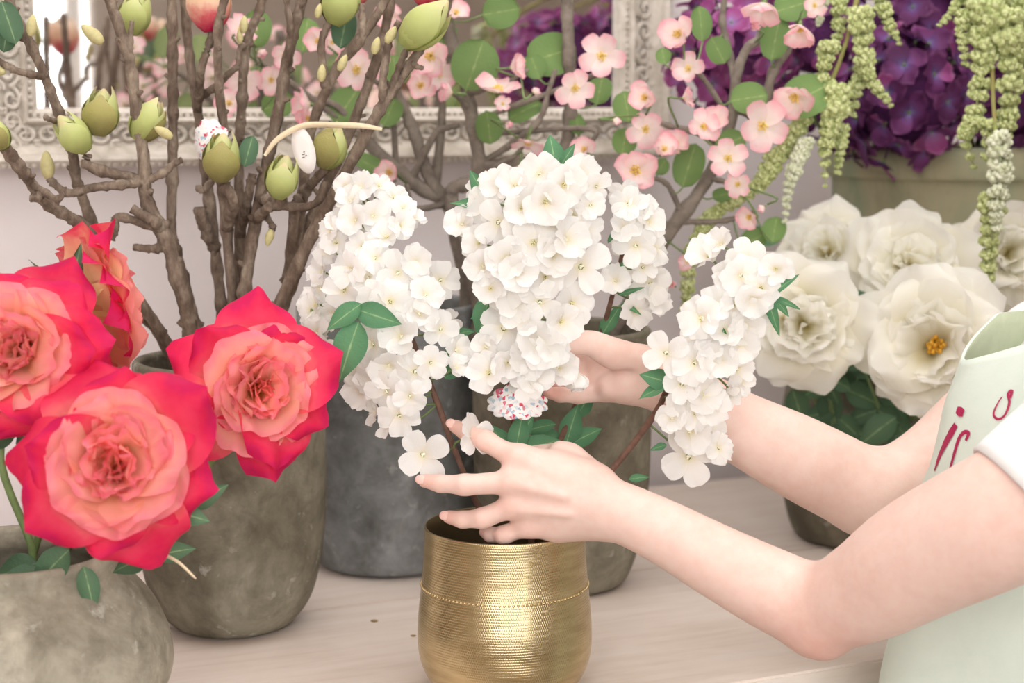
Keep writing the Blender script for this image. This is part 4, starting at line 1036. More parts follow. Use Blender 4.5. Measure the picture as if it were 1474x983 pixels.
for i in range(3):
    v, f, t_ = bud_scale(R=.34, H=1.0 - .05 * i, spread=56, off=.05 * i, opn=.10 + .08 * i, nu=9, nv=8, tipw=.3); MGP.append(new_mesh('petal', v, f, M_MAGN, True, {'t': t_}))
def dirv(ang, dz=0.0):
    a = rad(ang); return (V(1, 0, 0) * math.cos(a) + UP * math.sin(a) + FW * dz).normalized()
def open_bud(par, x, y, Y, ang, Lpx, dz=-.15, olive=1, roll=0, wide=1.0):
    """fat pale green bud; (x, y) is its foot"""
    p = P(x, y, Y); L = Lpx * 1.12 / SCL(p); wide *= 1.08; M = frame_z(dirv(ang, dz), roll, p) @ Matrix.Diagonal((L * .92 * wide, L * .92 * wide, L, 1))
    b_ = part('bud', BCORE, par, M @ Matrix.Diagonal((.86, .86, .93, 1)), 'pale green swelling bud')
    for k in range(4): part('bud_scale', BQ1[k % 2], b_, M @ Matrix.Rotation(k * 1.5708 + RNG.uniform(-.2, .2), 4, 'Z') @ Matrix.Diagonal((1, 1, (1, .90, .96, .86)[k], 1)))
    for k in range(olive): part('bud_scale', BQ2[k % 2], b_, M @ Matrix.Rotation(2.2 + 2.6 * k, 4, 'Z'))
def small_bud(par, x, y, Y, ang, Lpx, to=None):
    p = P(x, y, Y); L = Lpx / SCL(p); part('bud', BYEL, par, frame_z(dirv(ang, -.05), 0, p, L))
v, f = lathe([(0, 0), (.10, .01), (.22, .12), (.29, .32), (.28, .52), (.20, .74), (.10, .90), (.03, .98), (0, 1.0)], 14, .06)
BEGG = new_mesh('bud', v, f, M_BUDG, True, {'t': [max(0, min(1, p.z)) for p in v]})
def closed_bud(par, x, y, Y, ang, Lpx):
    p = P(x, y, Y); L = Lpx / SCL(p); M = frame_z(dirv(ang, -.1), 0, p, L)
    b_ = part('bud', BEGG, par, M, 'big pale green closed bud')
    for k in range(2): part('bud_scale', BQ1[k], b_, M @ Matrix.Rotation(1.4 + 2.2 * k, 4, 'Z') @ Matrix.Diagonal((.95, .95, .96, 1)))
def magnolia_bloom(par, x, y, Y, ang, Lpx):
    p = P(x, y, Y); L = Lpx / SCL(p); M = frame_z(dirv(ang, -.1), 0, p, L)
    b_ = part('blossom', BCORE, par, M @ Matrix.Diagonal((.5, .5, .5, 1)), 'cream and pink magnolia blossom')
    for k in range(7): part('petal', MGP[k % 3], b_, M @ Matrix.Rotation(k * .91, 4, 'Z') @ Matrix.Rotation(RNG.uniform(-.02, .06), 4, 'Y'))
GM = 'bare magnolia branches in the tall stone vase'
def mag(label, px, r0_, r1_, Y0, Y1, twigs=(), seed=0):
    """px from the vase's mouth upwards; radii in px; depth runs from Y0 to Y1"""
    n = len(px); pts = [V(VB.x + (px[0][0] - 328) / 1328 * .45, VB.y + (Y0 - 1.80) * .3, .232)]
    pts += [P(x, y, Y0 + (Y1 - Y0) * i / (n - 1)) for i, (x, y) in enumerate(px)]
    t = thing('magnolia_branch', pts[0], label, 'branch', GM)
    s_ = SCL(pts[1])
    r0_ *= .84; r1_ *= .82
    ob, sp = branch(pts, r0_ / s_, r1_ / s_, M_BARK, t, 'stem', 10, 90, .40, seed + 1, .09); sp = [sp[int(i * 89 / 55)] for i in range(56)]
    rr = random.Random(seed)
    for i in range(6, 54, 4):                                            # old leaf scars and spurs
        if rr.random() < .75:
            r_ = (r0_ + (r1_ - r0_) * i / 55) / s_; d = (sp[i + 1] - sp[i]).normalized()
            o_ = (V(rr.uniform(-1, 1), rr.uniform(-1, .2), rr.uniform(-.5, 1))); o_ = (o_ - d * o_.dot(d)).normalized()
            e = sp[i] + o_ * r_ * rr.uniform(1.3, 1.9) + d * r_ * .8
            v, f = tube([sp[i], sp[i] + o_ * r_ * 1.0 + d * r_ * .3, e], [r_ * .55, r_ * .5, r_ * .38], 6, .15, i); q = MB(); q.add(v, f); q.obj('spur', M_BARK, t)
    for tw in twigs:
        Yt = tw[0]; pp = [P(x, y, Yt) for x, y in tw[1]]
        near = min(sp, key=lambda w_: (w_ - pp[0]).length); pp[0] = near
        branch(pp, tw[2] / s_, tw[3] / s_, M_BARK, t, 'twig', 8, None, .4, seed + 9, .12)
    return t
B1 = mag('magnolia branch nearest the left edge, rising behind the back-turned rose', [(232, 486), (204, 452), (165, 400), (138, 335), (111, 262), (104, 218), (81, 151), (50, 77), (20, 17), (5, -30)], 10, 7, 1.79, 1.70,
         [(1.70, [(56, 112), (35, 105), (15, 98), (-8, 84)], 5, 4), (1.70, [(84, 178), (72, 172), (64, 168)], 4, 3)], 1)
small_bud(B1, 44, 52, 1.70, 82, 32); small_bud(B1, 8, 104, 1.70, 170, 28)
leaf_at(B1, 15, 15, 1.70, 260, 60, 'mag'); leaf_at(B1, 2, 2, 1.69, 290, 62, 'mag')
B2 = mag('magnolia branch leaning out past the left edge', [(245, 500), (180, 405), (124, 330), (67, 292), (34, 248), (0, 203), (-30, 160)], 9, 10, 1.77, 1.62,
         [(1.66, [(75, 297), (56, 285), (44, 286)], 6, 5), (1.66, [(60, 282), (80, 286), (92, 278)], 5, 4)], 2)
open_bud(B2, 8, 214, 1.62, 120, 45, 0, 2)
B3 = mag('stout magnolia branch with green buds forking above the vase rim', [(275, 500), (273, 468), (262, 420), (242, 352), (212, 290), (208, 240), (201, 188), (188, 100), (181, 67), (158, 0), (150, -30)], 14, 8, 1.76, 1.72,
         [(1.73, [(236, 340), (222, 318), (206, 310), (190, 300)], 8, 6), (1.72, [(205, 268), (170, 266), (135, 270), (100, 278), (82, 268), (70, 256)], 7, 5), (1.72, [(142, 268), (130, 240), (126, 222)], 8, 6), (1.74, [(242, 365), (220, 358), (192, 356)], 7, 5),
          (1.73, [(228, 330), (172, 312), (166, 330), (160, 345)], 6, 5), (1.74, [(214, 262), (236, 248), (250, 236), (262, 230)], 6, 4), (1.73, [(186, 92), (188, 50), (190, 30)], 4, 3)], 3)
open_bud(B3, 126, 218, 1.71, 128, 62, -.15, 0); open_bud(B3, 142, 196, 1.73, 82, 66, -.1, 2); open_bud(B3, 196, 202, 1.74, 60, 62, 0, 1, 1)
small_bud(B3, 70, 258, 1.72, 95, 42); small_bud(B3, 148, 62, 1.70, 140, 40); small_bud(B3, 248, 198, 1.70, 150, 30)
B4 = mag('straight upright magnolia branch beside the stout forked one', [(290, 500), (275, 440), (256, 370), (247, 330), (248, 250), (249, 168), (248, 80), (247, -30)], 9, 8, 1.79, 1.80, [], 4)
open_bud(B4, 190, 50, 1.82, 80, 60, 0, 1)
B5 = mag('magnolia branch topped by the cream and pink bloom', [(320, 500), (318, 440), (305, 320), (295, 242), (285, 161), (275, 100), (265, 0), (262, -30)], 10, 7, 1.83, 1.84,
         [(1.80, [(286, 140), (310, 125), (325, 110), (343, 95)], 6, 4), (1.78, [(285, 150), (290, 100), (304, 55), (304, 44)], 6, 5), (1.8, [(292, 350), (290, 315), (288, 298)], 9, 8)], 5)
magnolia_bloom(B5, 304, 46, 1.78, 92, 78)
B6 = mag('slim magnolia branch with a bud and printed label behind it', [(338, 500), (336, 440), (322, 290), (318, 240), (322, 188), (316, 134), (314, 40), (330, -25)], 10, 7, 1.80, 1.76,
         [(1.74, [(322, 330), (335, 290), (322, 266), (320, 258)], 8, 7), (1.75, [(318, 250), (296, 272), (282, 270)], 5, 4)], 6)
open_bud(B6, 318, 262, 1.73, 85, 68, -.2, 2)
B7 = mag('magnolia branch in the centre of the vase carrying small yellow buds', [(350, 500), (348, 440), (345, 300), (343, 218), (347, 168), (354, 67), (375, 10), (380, -30)], 10, 7, 1.84, 1.82,
         [(1.8, [(350, 60), (345, 70), (342, 95)], 4, 3), (1.78, [(345, 340), (358, 280), (364, 250)], 7, 6)], 7)
small_bud(B7, 350, 48, 1.80, 85, 26); small_bud(B7, 346, 62, 1.80, 95, 20); leaf_at(B7, 352, 240, 1.76, 75, 46, 'mag', -.1, 0, 0, 1.0)
B8 = mag('tall magnolia branch passing behind the oval paper tag', [(348, 505), (352, 420), (374, 285), (397, 178), (414, 84), (434, 0), (440, -30)], 12, 8, 1.78, 1.80,
         [(1.76, [(372, 300), (392, 325), (390, 332)], 5, 4), (1.77, [(412, 100), (418, 50), (414, 10), (410, -20)], 5, 4), (1.74, [(365, 330), (385, 300), (400, 296), (440, 298), (462, 285), (470, 262)], 7, 5), (1.74, [(400, 298), (404, 290), (402, 284)], 8, 7)], 8)
open_bud(B8, 400, 286, 1.72, 76, 62, -.2, 1); small_bud(B8, 391, 330, 1.74, -105, 26)
B9 = mag('branching magnolia twig with a large pale bud at its tip', [(385, 505), (410, 430), (430, 330), (440, 240), (451, 175), (488, 94), (530, 40), (555, 0), (565, -30)], 10, 7, 1.80, 1.75,
         [(1.77, [(470, 130), (462, 70), (470, 40), (480, 28)], 6, 4), (1.76, [(500, 80), (520, 60), (522, 30), (521, 5)], 6, 4), (1.74, [(444, 290), (462, 250), (470, 240)], 7, 6), (1.76, [(400, 420), (425, 300), (436, 285)], 8, 7)], 9)
open_bud(B9, 466, 242, 1.73, 70, 62, -.2, 1, 2); open_bud(B9, 480, 36, 1.77, 70, 74, -.1, 1); small_bud(B9, 462, 118, 1.74, 85, 26); small_bud(B9, 488, 102, 1.74, 65, 26); small_bud(B9, 456, 26, 1.76, 75, 22)
leaf_at(B9, 490, 70, 1.80, 80, 60, 'mag')
B10 = mag('long slanting magnolia branch leaning farthest to the right', [(378, 512), (390, 470), (448, 340), (478, 285), (535, 178), (572, 120), (600, 78), (640, 20), (650, -30)], 13, 6, 1.75, 1.70,
          [(1.70, [(590, 92), (600, 96), (610, 98)], 4, 3), (1.71, [(560, 140), (575, 95), (585, 72)], 5, 4), (1.71, [(545, 160), (552, 110), (560, 60), (575, 30)], 6, 4)], 10)
closed_bud(B10, 580, 66, 1.69, 44, 92); small_bud(B10, 556, 62, 1.69, 60, 28); small_bud(B10, 538, 78, 1.70, 75, 26)
magnolia_bloom(B10, 612, 10, 1.72, 85, 60)
B11 = mag('second slanting magnolia branch just left of the longest one', [(376, 506), (400, 465), (440, 340), (470, 265), (515, 161), (548, 67), (562, 0), (568, -30)], 11, 7, 1.80, 1.78,
          [(1.79, [(480, 240), (470, 200), (478, 175)], 5, 4)], 11)
magnolia_bloom(B11, 505, 12, 1.78, 80, 60)

# ---------------------------------------------------------------- pink apple blossom branches behind
GA = 'pink apple blossom branches behind the white flowers'
def apple(label, base, Y, main, side, flowers, leaves, r0_=11, r1_=5, seed=0):
    t = thing('apple_blossom_branch', base, label, 'branch', GA)
    pts = [Vector(base)] + [P(x, y, Y) for x, y in main]; s_ = SCL(pts[1])
    ob, sp = branch(pts, r0_ / s_, r1_ / s_, M_BARKG, t, 'stem', 9, 50, .3, seed, .08)
    allp = list(sp[8:])
    for sd in side:
        pp = [P(x, y, Y + sd[3]) for x, y in sd[0]]; pp[0] = min(sp, key=lambda w_: (w_ - pp[0]).length)
        allp += branch(pp, sd[1] / s_, sd[2] / s_, M_BARKG, t, 'twig', 8, None, .3, seed + 3, .08)[1]
    q = MB()
    for fl in flowers:
        x, y, r = fl[:3]; md = fl[3] if len(fl) > 3 else ''
        p = P(x, y, Y - RNG.uniform(.03, .09)); tc = tocam(p)
        n = {'': tc + rv(.45) + V(0, 0, .2), 'f': tc + rv(.12), 'r': tc * .3 + V(1, 0, .1), 'l': tc * .4 + V(-1, 0, .1), 'd': V(-.2, -.4, -1), 'u': tc * .5 + V(0, 0, 1), 'b': tc * .3 + rv(1)}[md]
        kind = {'b': 'shut', 'f': 'open'}.get(md, pick(['open', 'cup', 'cup']))
        blossom(t, p, n.normalized(), r * (1.25 if kind == 'cup' else 1.05) / SCL(p), kind, PP, PC, 5)
        near = min(allp, key=lambda w_: (w_ - p).length); b0 = p - n.normalized() * .004
        v, f = tube([V(*w_) for w_ in spline([b0, b0 - n.normalized() * .012, near], 8)], .0013, 5); q.add(v, f)
    for l in leaves:
        x, y, L, ang = l[:4]; kw = l[4] if len(l) > 4 else 1.0
        Yl = Y - RNG.uniform(.0, .025); a = rad(ang); x0, y0 = x - math.cos(a) * L / 2, y + math.sin(a) * L / 2
        leaf_at(t, x0, y0, Yl, ang, L, 'round', RNG.uniform(-.15, .15), 0, RNG.uniform(-.3, .3), kw)
        p = P(x0, y0, Yl); near = min(allp, key=lambda w_: (w_ - p).length)
        v, f = tube([V(*w_) for w_ in spline([p, (p + near) / 2 + V(0, 0, -.004), near], 6)], .0011, 5); q.add(v, f)
    q.obj('flower_stalks', M_STEMG, t, kind='stuff')
    return t
apple('apple blossom branch on the right, climbing in front of the purple hydrangeas', (VR.x + .02, VR.y + .01, .235), 1.97,
      [(905, 440), (955, 345), (1000, 285), (1035, 225), (1055, 160), (1060, 110), (1075, 70), (1095, 50), (1100, -20)],
      [([(1056, 150), (1095, 165), (1112, 105), (1135, 70), (1150, 30)], 8, 5, .0), ([(1058, 120), (1048, 70), (1040, 30), (1045, -15)], 6, 4, .02), ([(1040, 215), (1000, 190), (960, 180), (930, 165)], 5, 3, -.03), ([(985, 305), (960, 265), (930, 255)], 4, 3, -.02), ([(1020, 250), (1045, 262), (1060, 265)], 4, 3, -.02),
       ([(965, 330), (950, 316), (930, 313)], 5, 3, 0), ([(1055, 170), (1010, 110), (985, 100)], 4, 3, -.03), ([(970, 325), (1040, 318), (1085, 305)], 4, 3, 0)],
      [(977, 49, 26), (992, 100, 24), (982, 141, 16, 'r'), (930, 141, 22), (929, 186, 27, 'f'), (915, 246, 32), (955, 216, 20), (972, 208, 20), (1010, 183, 26), (1030, 178, 22), (1098, 181, 36, 'f'), (1145, 138, 30), (1048, 228, 28, 'f'), (1063, 265, 20), (1152, 35, 28, 'd'), (1091, 42, 15, 'b'), (1101, 3, 28, 'd'),
       (1080, 312, 18), (1101, 297, 12, 'b'), (882, 173, 13, 'b'), (1172, 8, 18), (990, 375, 14), (968, 410, 12, 'b')],
      [(1009, 34, 52, 95, .7), (1034, 72, 42, -60), (955, 80, 26, 100), (1116, 55, 66, 80, .75), (1143, 8, 60, 20), (1078, 141, 54, 10), (1160, 138, 74, 30), (991, 238, 66, 75, .8), (1051, 205, 46, 30), (952, 240, 26, 60), (1040, 280, 30, 20), (902, 153, 46, 100), (899, 203, 42, 80), (1085, 345, 40, 30), (1115, 330, 40, 80)], 12, 5, 21)
apple('apple blossom branch in the middle, rising behind the tallest white blossoms', (VM.x + .05, VM.y - .02, .245), 2.0,
      [(690, 470), (672, 360), (650, 290), (655, 270), (690, 255), (683, 190), (675, 150), (668, 110), (650, 60), (640, 10)],
      [([(688, 240), (760, 235), (810, 215), (820, 170), (820, 130), (818, 60), (815, -15)], 10, 8, .0), ([(672, 140), (705, 125), (730, 118), (760, 100)], 5, 3, -.03), ([(760, 235), (770, 180), (790, 130), (800, 100)], 5, 3, -.02), ([(819, 150), (850, 110), (862, 90)], 4, 3, -.03), ([(680, 160), (660, 140), (648, 132)], 4, 3, -.02), ([(819, 170), (845, 185), (850, 210)], 4, 3, -.02), ([(700, 250), (740, 225), (755, 205)], 4, 3, -.03)],
      [(866, 81, 32, 'f'), (827, 127, 28, 'f'), (717, 134, 36, 'u'), (734, 98, 20, 'r'), (652, 134, 18, 'l'), (761, 201, 26, 'd'), (748, 238, 26, 'd'), (842, 216, 18), (768, 134, 12, 'b'), (727, 178, 12, 'b'), (724, 150, 12), (866, 84, 10)],
      [(684, 94, 76, 70, 1.05), (795, 77, 78, 20, .95), (755, 158, 54, 30, .8), (704, 183, 48, -80, 1.0), (863, 129, 44, 80), (831, 178, 34, 95, .8), (770, 95, 40, 110), (721, 17, 56, 10)], 11, 9, 22)
apple('apple blossom branch forking low behind the slanting magnolia branches', (VM.x - .02, VM.y + .01, .245), 2.03,
      [(665, 470), (655, 330), (640, 290), (605, 270), (575, 245), (545, 222), (530, 205)],
      [([(636, 285), (612, 240), (596, 190), (580, 155), (560, 110)], 11, 7, .0), ([(612, 235), (625, 195), (640, 185), (662, 180)], 6, 4, -.02), ([(632, 262), (636, 170), (634, 140), (620, 90)], 7, 4, 0), ([(640, 300), (600, 300), (590, 285), (585, 265)], 5, 3, -.03), ([(560, 232), (510, 180), (480, 150), (440, 140)], 7, 4, 0), ([(500, 175), (420, 120), (370, 90)], 5, 4, 0), ([(545, 222), (562, 250), (570, 262)], 4, 3, -.02), ([(600, 200), (560, 140), (520, 105)], 5, 3, 0)],
      [(620, 80, 28), (632, 106, 26, 'f'), (605, 124, 22), (515, 100, 32), (350, 117, 28), (372, 72, 14, 'b'), (390, 114, 22), (447, 150, 24, 'l'), (562, 248, 20), (540, 92, 18), (478, 60, 18), (330, 150, 22), (460, 60, 20), (410, 80, 24), (345, 45, 24), (655, 20, 18), (560, 20, 20), (445, 170, 18)],
      [(498, 151, 62, 60), (560, 160, 46, 70), (370, 40, 60, 80, .8), (400, 150, 50, 20), (570, 100, 46, 100), (440, 50, 50, 80), (465, 205, 50, 200, .7), (530, 235, 66, -25, .5), (640, 50, 40, 60)], 11, 9, 23)

# ---------------------------------------------------------------- purple hydrangeas in the planter
HP = {0: [pm('petal', M_PURP, L=1, W=.50, th0=56 + 6 * i, th1=70 + 20 * i, cup=.22, roll=.15, k=.10, tip=.10, end=.34, wb=.25, ruf=.20, fr=4, seed=i, nu=6, nv=6) for i in range(3)],
      1: [pm('petal', M_MAGT, L=1, W=.50, th0=56 + 6 * i, th1=70 + 20 * i, cup=.22, roll=.15, k=.10, tip=.10, end=.34, wb=.25, ruf=.20, fr=4, seed=i + 5, nu=6, nv=6) for i in range(3)]}
HC = stamens('floret', [M_STEMG, M_STEMG], 3, .08, .03, .05)
def hydrangea(label, x, y, Y, Rpx, tone, nfl=34, rf=.30, name='hydrangea', base=None, c=None, R=None, group='purple hydrangea heads in the weathered planter', facing=None):
    c = P(x, y, Y) if c is None else c; R = Rpx / SCL(c) if R is None else R
    base = V(VH.x + (c.x - VH.x) * .35, VH.y + (c.y - VH.y) * .3, .45) if base is None else base
    t = thing(name, base, label, 'hydrangea', group)
    mid = base * .45 + c * .55 + V(0, 0, .02)
    branch([base, mid, c], .0045, .0035, M_STEMG, t, 'stem', 8, 14)
    tc = tocam(c) if facing is None else facing; q = MB()
    for k in range(nfl):
        zz = 1 - 1.45 * (k + .5) / nfl; a = k * 2.39996; r_ = math.sqrt(max(0, 1 - zz * zz))
        d = frame_z((tc + V(0, 0, .35)).normalized()) .to_3x3() @ V(r_ * math.cos(a), r_ * math.sin(a), zz)
        p = c + d * R * RNG.uniform(.82, .98); n = (d + rv(.25)).normalized(); M = frame_z(n, RNG.uniform(0, 6), p, R * rf * RNG.uniform(.9, 1.15))
        b_ = part('floret', HC, t, M)
        for i in range(4): part('petal', pick(HP[tone if RNG.random() < .85 else 1 - tone]), b_, M @ Matrix.Rotation(i * PI / 2 + RNG.uniform(-.1, .1), 4, 'Z') @ Matrix.Translation((0, 0, .02 * (i % 2))) @ Matrix.Rotation(RNG.uniform(-.4, .4), 4, 'Y') @ Matrix.Rotation(RNG.uniform(-.3, .3), 4, 'X'))
        v, f = tube([c - tc * R * .1, p], .0014, 4); q.add(v, f)
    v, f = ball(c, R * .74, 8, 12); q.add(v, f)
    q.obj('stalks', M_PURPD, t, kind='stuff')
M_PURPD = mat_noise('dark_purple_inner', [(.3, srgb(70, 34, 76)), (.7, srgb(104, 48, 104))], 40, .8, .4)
hydrangea('lighter magenta hydrangea head at left, behind the apple blossoms', 1052, 78, 2.24, 92, 1, 34)
hydrangea('violet hydrangea head between the magenta one and the left green tassels', 1172, 45, 2.30, 82, 1, 28)
hydrangea('deep purple hydrangea head hanging over the front rim of the planter', 1300, 140, 2.24, 100, 0, 38)
hydrangea('deep purple hydrangea head at the top, between the two groups of green tassels', 1335, 15, 2.32, 95, 0, 32)
hydrangea('purple hydrangea head at the right edge behind the thick green tassels', 1455, 130, 2.30, 92, 0, 32)
hydrangea('small purple hydrangea head low at left over the planter rim', 1232, 165, 2.30, 62, 0, 20)

# ---------------------------------------------------------------- hanging green amaranth tassels
ICO = ball((0, 0, 0), 1, 4, 6)
def tassel(t, pts, r0_, r1_, Y, mat, dY=0.0):
    pp = [P(x, y, Y + dY * i / max(1, len(pts) - 1)) for i, (x, y) in enumerate(pts)]
    s_ = SCL(pp[0]); L = sum((pp[i + 1] - pp[i]).length for i in range(len(pp) - 1)); r0, r1 = r0_ / s_, r1_ / s_
    n = max(4, int(L / ((r0 + r1) * .5 * .85))); sp = [V(*q) for q in spline(pp, n)]; q = MB()
    for i, c in enumerate(sp):
        u = i / (n - 1); r = (r0 + (r1 - r0) * u ** 1.2) * RNG.uniform(.85, 1.1); m = 5
        for k in range(m):
            a = 2 * PI * k / m + i * 1.1; o_ = V(math.cos(a), math.sin(a), RNG.uniform(-.5, .5)) * r * .52
            rr = r * RNG.uniform(.42, .60)
            g = 9
            for j in range(g):                                    # grains of one cluster
                zz = 1 - 2 * (j + .5) / g; b_ = j * 2.4; w_ = math.sqrt(1 - zz * zz)
                cc = c + o_ + V(w_ * math.cos(b_), w_ * math.sin(b_), zz) * rr * .62
                q.add([cc + p * rr * .50 for p in ICO[0]], ICO[1])
    v, f = tube(sp, r1 * .25, 5); q.add(v, f)
    return q.obj('tassel', mat, t)
def amaranth(label, base, Y, stem, tassels, group='green amaranth stems hanging over the planter'):
    t = thing('amaranth_stem', base, label, 'amaranth', group)
    branch([Vector(base)] + [P(*q) for q in stem], .0038, .0022, M_AMST, t, 'stem', 8, 40)
    for ts in tassels: tassel(t, *ts)
    return t
M_AMST = mat_noise('amaranth_stem_skin', [(.3, srgb(140, 112, 72)), (.7, srgb(150, 160, 92))], 20, .6, .2)
amaranth('left amaranth stem with green tassels before the hydrangeas, one arching down to the left', (VH.x - .09, VH.y - .04, .445), 2.0, [(1215, 150, 2.32), (1222, -60, 2.20), (1236, -20, 2.02), (1215, 70, 1.99), (1190, 130, 1.98), (1170, 160, 1.98), (1148, 190, 1.98)],
         [([(1205, -15), (1208, 30), (1204, 62)], 15, 8, 2.0, M_AMA), ([(1238, 24), (1244, 70), (1248, 105), (1266, 132), (1282, 152)], 21, 5, 1.98, M_AMA), ([(1242, 100), (1232, 130), (1228, 165)], 16, 7, 2.0, M_AMA), ([(1261, -15), (1278, 30), (1294, 62)], 15, 5, 2.0, M_AMA),
          ([(1192, 70), (1186, 95), (1180, 125)], 16, 10, 1.97, M_AMA), ([(1206, 130), (1198, 170), (1188, 215), (1188, 268)], 25, 4, 1.96, M_AMA), ([(1212, 185), (1210, 215), (1206, 248)], 12, 6, 1.98, M_AMA),
          ([(1160, 205), (1148, 235), (1134, 275), (1130, 318)], 16, 5, 1.96, M_AMAP), ([(1155, 175), (1118, 228), (1090, 268), (1038, 300), (1012, 328), (994, 370), (990, 420), (988, 455)], 19, 9, 1.98, M_AMA), ([(1186, -10), (1182, 20), (1178, 36)], 10, 5, 2.0, M_AMAP)])
amaranth('right amaranth stem with thick tassels and one long pale tip over the white rose', (VH.x + .03, VH.y - .05, .445), 2.0, [(1400, 120, 2.33), (1410, -60, 2.15), (1425, -30, 2.0), (1428, 80, 1.97), (1430, 150, 1.95), (1434, 200, 1.93)],
         [([(1384, -10), (1372, 16), (1352, 37)], 11, 5, 2.0, M_AMA), ([(1386, 20), (1386, 55), (1390, 92)], 13, 7, 1.98, M_AMA), ([(1422, 10), (1417, 60), (1412, 120), (1400, 172), (1388, 198), (1402, 240)], 27, 6, 1.97, M_AMA), ([(1453, 25), (1456, 90), (1452, 150), (1447, 195)], 27, 14, 1.96, M_AMA),
          ([(1466, -15), (1470, 40), (1470, 110)], 24, 14, 1.99, M_AMA), ([(1440, -20), (1442, 10), (1440, 36)], 17, 10, 1.97, M_AMA), ([(1439, 200), (1440, 250), (1434, 300), (1436, 328)], 22, 9, 1.90, M_AMAP), ([(1428, 285), (1424, 340), (1422, 400)], 20, 13, 1.92, M_AMA), ([(1402, -15), (1404, 20), (1406, 50)], 18, 10, 2.0, M_AMA), ([(1420, 180), (1424, 200), (1420, 225)], 16, 9, 1.95, M_AMA)])
# ---------------------------------------------------------------- small things
# printed paper tags
m, nt, b = nodes_of('floral_print_paper')
vn = N(nt, 'ShaderNodeTexVoronoi'); vn.inputs['Scale'].default_value = 330; tc_ = N(nt, 'ShaderNodeTexCoord'); nt.links.new(tc_.outputs['Object'], vn.inputs['Vector'])
sp_ = N(nt, 'ShaderNodeSeparateColor'); nt.links.new(vn.outputs['Color'], sp_.inputs[0])
nt.links.new(ramp(nt, [(0, srgb(246, 244, 242)), (.55, srgb(244, 242, 242)), (.60, srgb(160, 190, 210)), (.78, srgb(246, 244, 242)), (.90, srgb(206, 60, 90)), (1, srgb(226, 120, 140))], sp_.outputs[0]), b.inputs['Base Color'])
b.inputs['Roughness'].default_value = .7; M_PRINT = m
M_CARD = mat_plain('white_card', srgb(236, 230, 226), .7, var=.02)
M_RAF = mat_plain('pale_raffia', srgb(228, 210, 178), .7, var=.08, nscale=80)
def card(label, name, outline, c, n, x_hint, mat, curl=.15, cat='tag', th=.0008):
    """a thin card with the given outline (metres), bent about its long axis"""
    t = MB(); k = len(outline); v, f = [], []
    for z in (0, -th):
        v.append(V(0, 0, z + 0))
        for rr_ in (.5, 1.0):
            for x, y in outline: v.append(V(x * rr_, y * rr_, z - curl * ((x * rr_) ** 2) / .03))
    B_ = 1 + 2 * k
    for i in range(k):
        j = (i + 1) % k
        f += [(0, 1 + i, 1 + j), (1 + i, 1 + k + i, 1 + k + j, 1 + j), (B_, B_ + 1 + j, B_ + 1 + i), (B_ + 1 + i, B_ + 1 + j, B_ + 1 + k + j, B_ + 1 + k + i), (1 + k + i, B_ + 1 + k + i, B_ + 1 + k + j, 1 + k + j)]
    M = frame_z(n, 0, c, 1, x_hint)
    o = put(bpy.data.objects.new(name, new_mesh(name, v, f, mat, True)), None, M); return tag(o, label, cat)
def scallop(a, b_, nl, amp): return [(a * (1 + amp * abs(math.sin(nl * t / 2))) * math.cos(t), b_ * (1 + amp * abs(math.sin(nl * t / 2))) * math.sin(t)) for t in [2 * PI * i / 48 for i in range(48)]]
c = P(745, 578, 1.575); card('scalloped floral printed paper tag under the fullest white blossoms', 'paper_tag', scallop(.026, .016, 12, .14), c, tocam(c) + V(0, 0, .3), (1, 0, 0), M_PRINT, .35)
c = P(301, 202, 1.745); card('crumpled floral printed paper tag among the magnolia branches', 'paper_tag', scallop(.017, .020, 9, .16), c, tocam(c) + V(-.4, 0, .2), (1, 0, .2), M_PRINT, .6)
c = P(437, 216, 1.715); o = card('pale oval paper tag hanging by a raffia strip from the magnolia', 'paper_tag', [(.011 * math.cos(t), .024 * math.sin(t)) for t in [2 * PI * i / 40 for i in range(40)]], c, tocam(c) + V(-.15, 0, 0), (.96, 0, .25), M_CARD, .2)
q = MB(); Mx = frame_z(tocam(c) + V(-.15, 0, 0), 0, c, 1, (.96, 0, .25))
for dx, dy, w_ in ((-.001, -.004, .0016), (.001, -.006, .001), (-.002, -.007, .0012), (.0, -.002, .0008)):
    v, f = box(dx - w_, dx + w_, dy - .0005, dy + .0005, .0002, .0007); q.add([Mx @ a for a in v], f)
q.obj('printed_mark', mat_plain('tag_ink', srgb(110, 104, 104), .7), o, False)
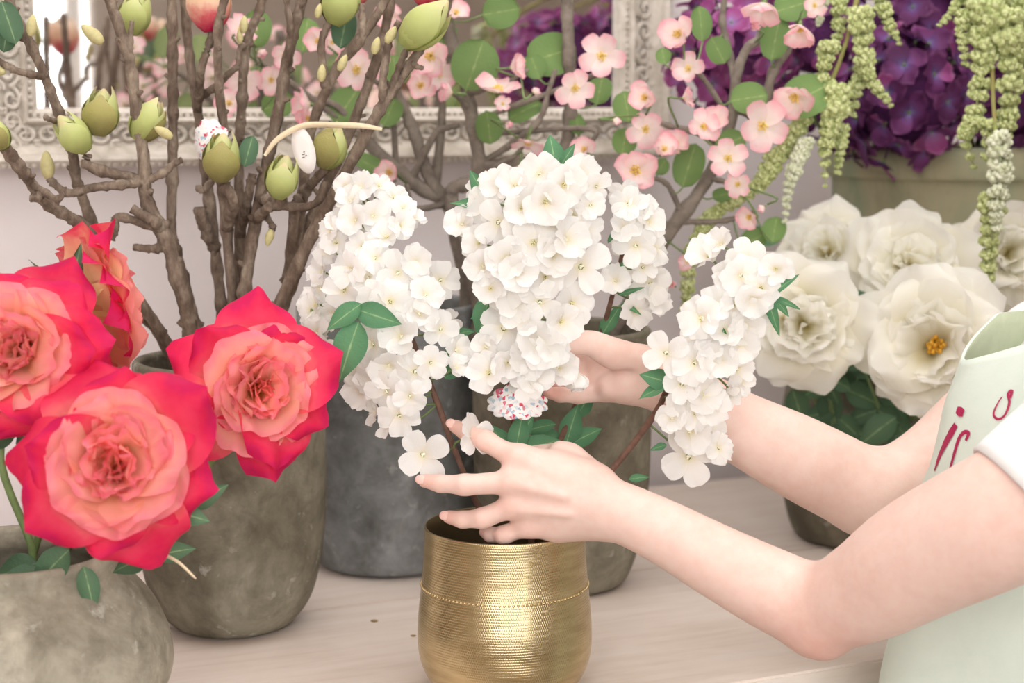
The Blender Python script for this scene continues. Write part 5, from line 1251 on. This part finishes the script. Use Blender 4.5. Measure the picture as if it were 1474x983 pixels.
def strip(name, label, pts, wd, mat, cat, flat=.3):
    sp = [V(*p) for p in spline(pts, 30)]; v, f = [], []
    for i, p in enumerate(sp):
        d = (sp[min(i + 1, 29)] - sp[max(i - 1, 0)]).normalized(); n = (tocam(p) + V(0, 0, .4 * math.sin(i * .3))); n = (n - d * n.dot(d)).normalized(); s_ = d.cross(n)
        ww = wd * (1 - .5 * abs(2 * i / 29 - 1) ** 3)
        for a, b_ in ((-1, -1), (1, -1), (1, 1), (-1, 1)): v.append(p + s_ * ww * a + n * .0005 * b_)
    for i in range(29):
        for k in range(4): f.append((i * 4 + k, i * 4 + (k + 1) % 4, i * 4 + 4 + (k + 1) % 4, i * 4 + 4 + k))
    f += [(0, 1, 2, 3), (116, 119, 118, 117)]
    return tag(put(bpy.data.objects.new(name, new_mesh(name, v, f, mat, True))), label, cat)
strip('raffia_strip', 'cream raffia strip tied across the magnolia branches above the oval tag', [P(381, 224, 1.71), P(400, 200, 1.71), P(437, 181, 1.705), P(480, 180, 1.70), P(520, 181, 1.70), P(550, 186, 1.71)], .0030, M_RAF, 'ribbon')
strip('straw', 'dry bent straw sticking out below the largest coral rose', [P(200, 800, 1.40), P(225, 796, 1.40), P(255, 808, 1.39), P(282, 833, 1.38)], .0013, M_RAF, 'straw')
M_CRUMB = mat_plain('dry_crumb', srgb(150, 124, 84), .8)
def on_table(x, y):
    d = FW + V(1, 0, 0) * ((x - 737) / FPX) + UP * ((491.5 - y) / FPX); return CAMP + d * (-CAMP.z / d.z)
for x, y, r, lb in ((539, 895, .0042, 'larger dry petal crumb lying on the table left of the gold pot'), (595, 916, .0032, 'smaller dry petal crumb on the table, the one nearest the gold pot')):
    p = on_table(x, y); v, f = ball((0, 0, 0), 1, 6, 9)
    v = [V(q_.x * r * (1 + .3 * mnoise.noise(q_ * 2)), q_.y * r * .6, q_.z * r * .3 + r * .3) for q_ in v]
    tag(put(bpy.data.objects.new('dry_petal', new_mesh('dry_petal', v, f, M_CRUMB)), None, Matrix.Translation(p)), lb, 'petal')
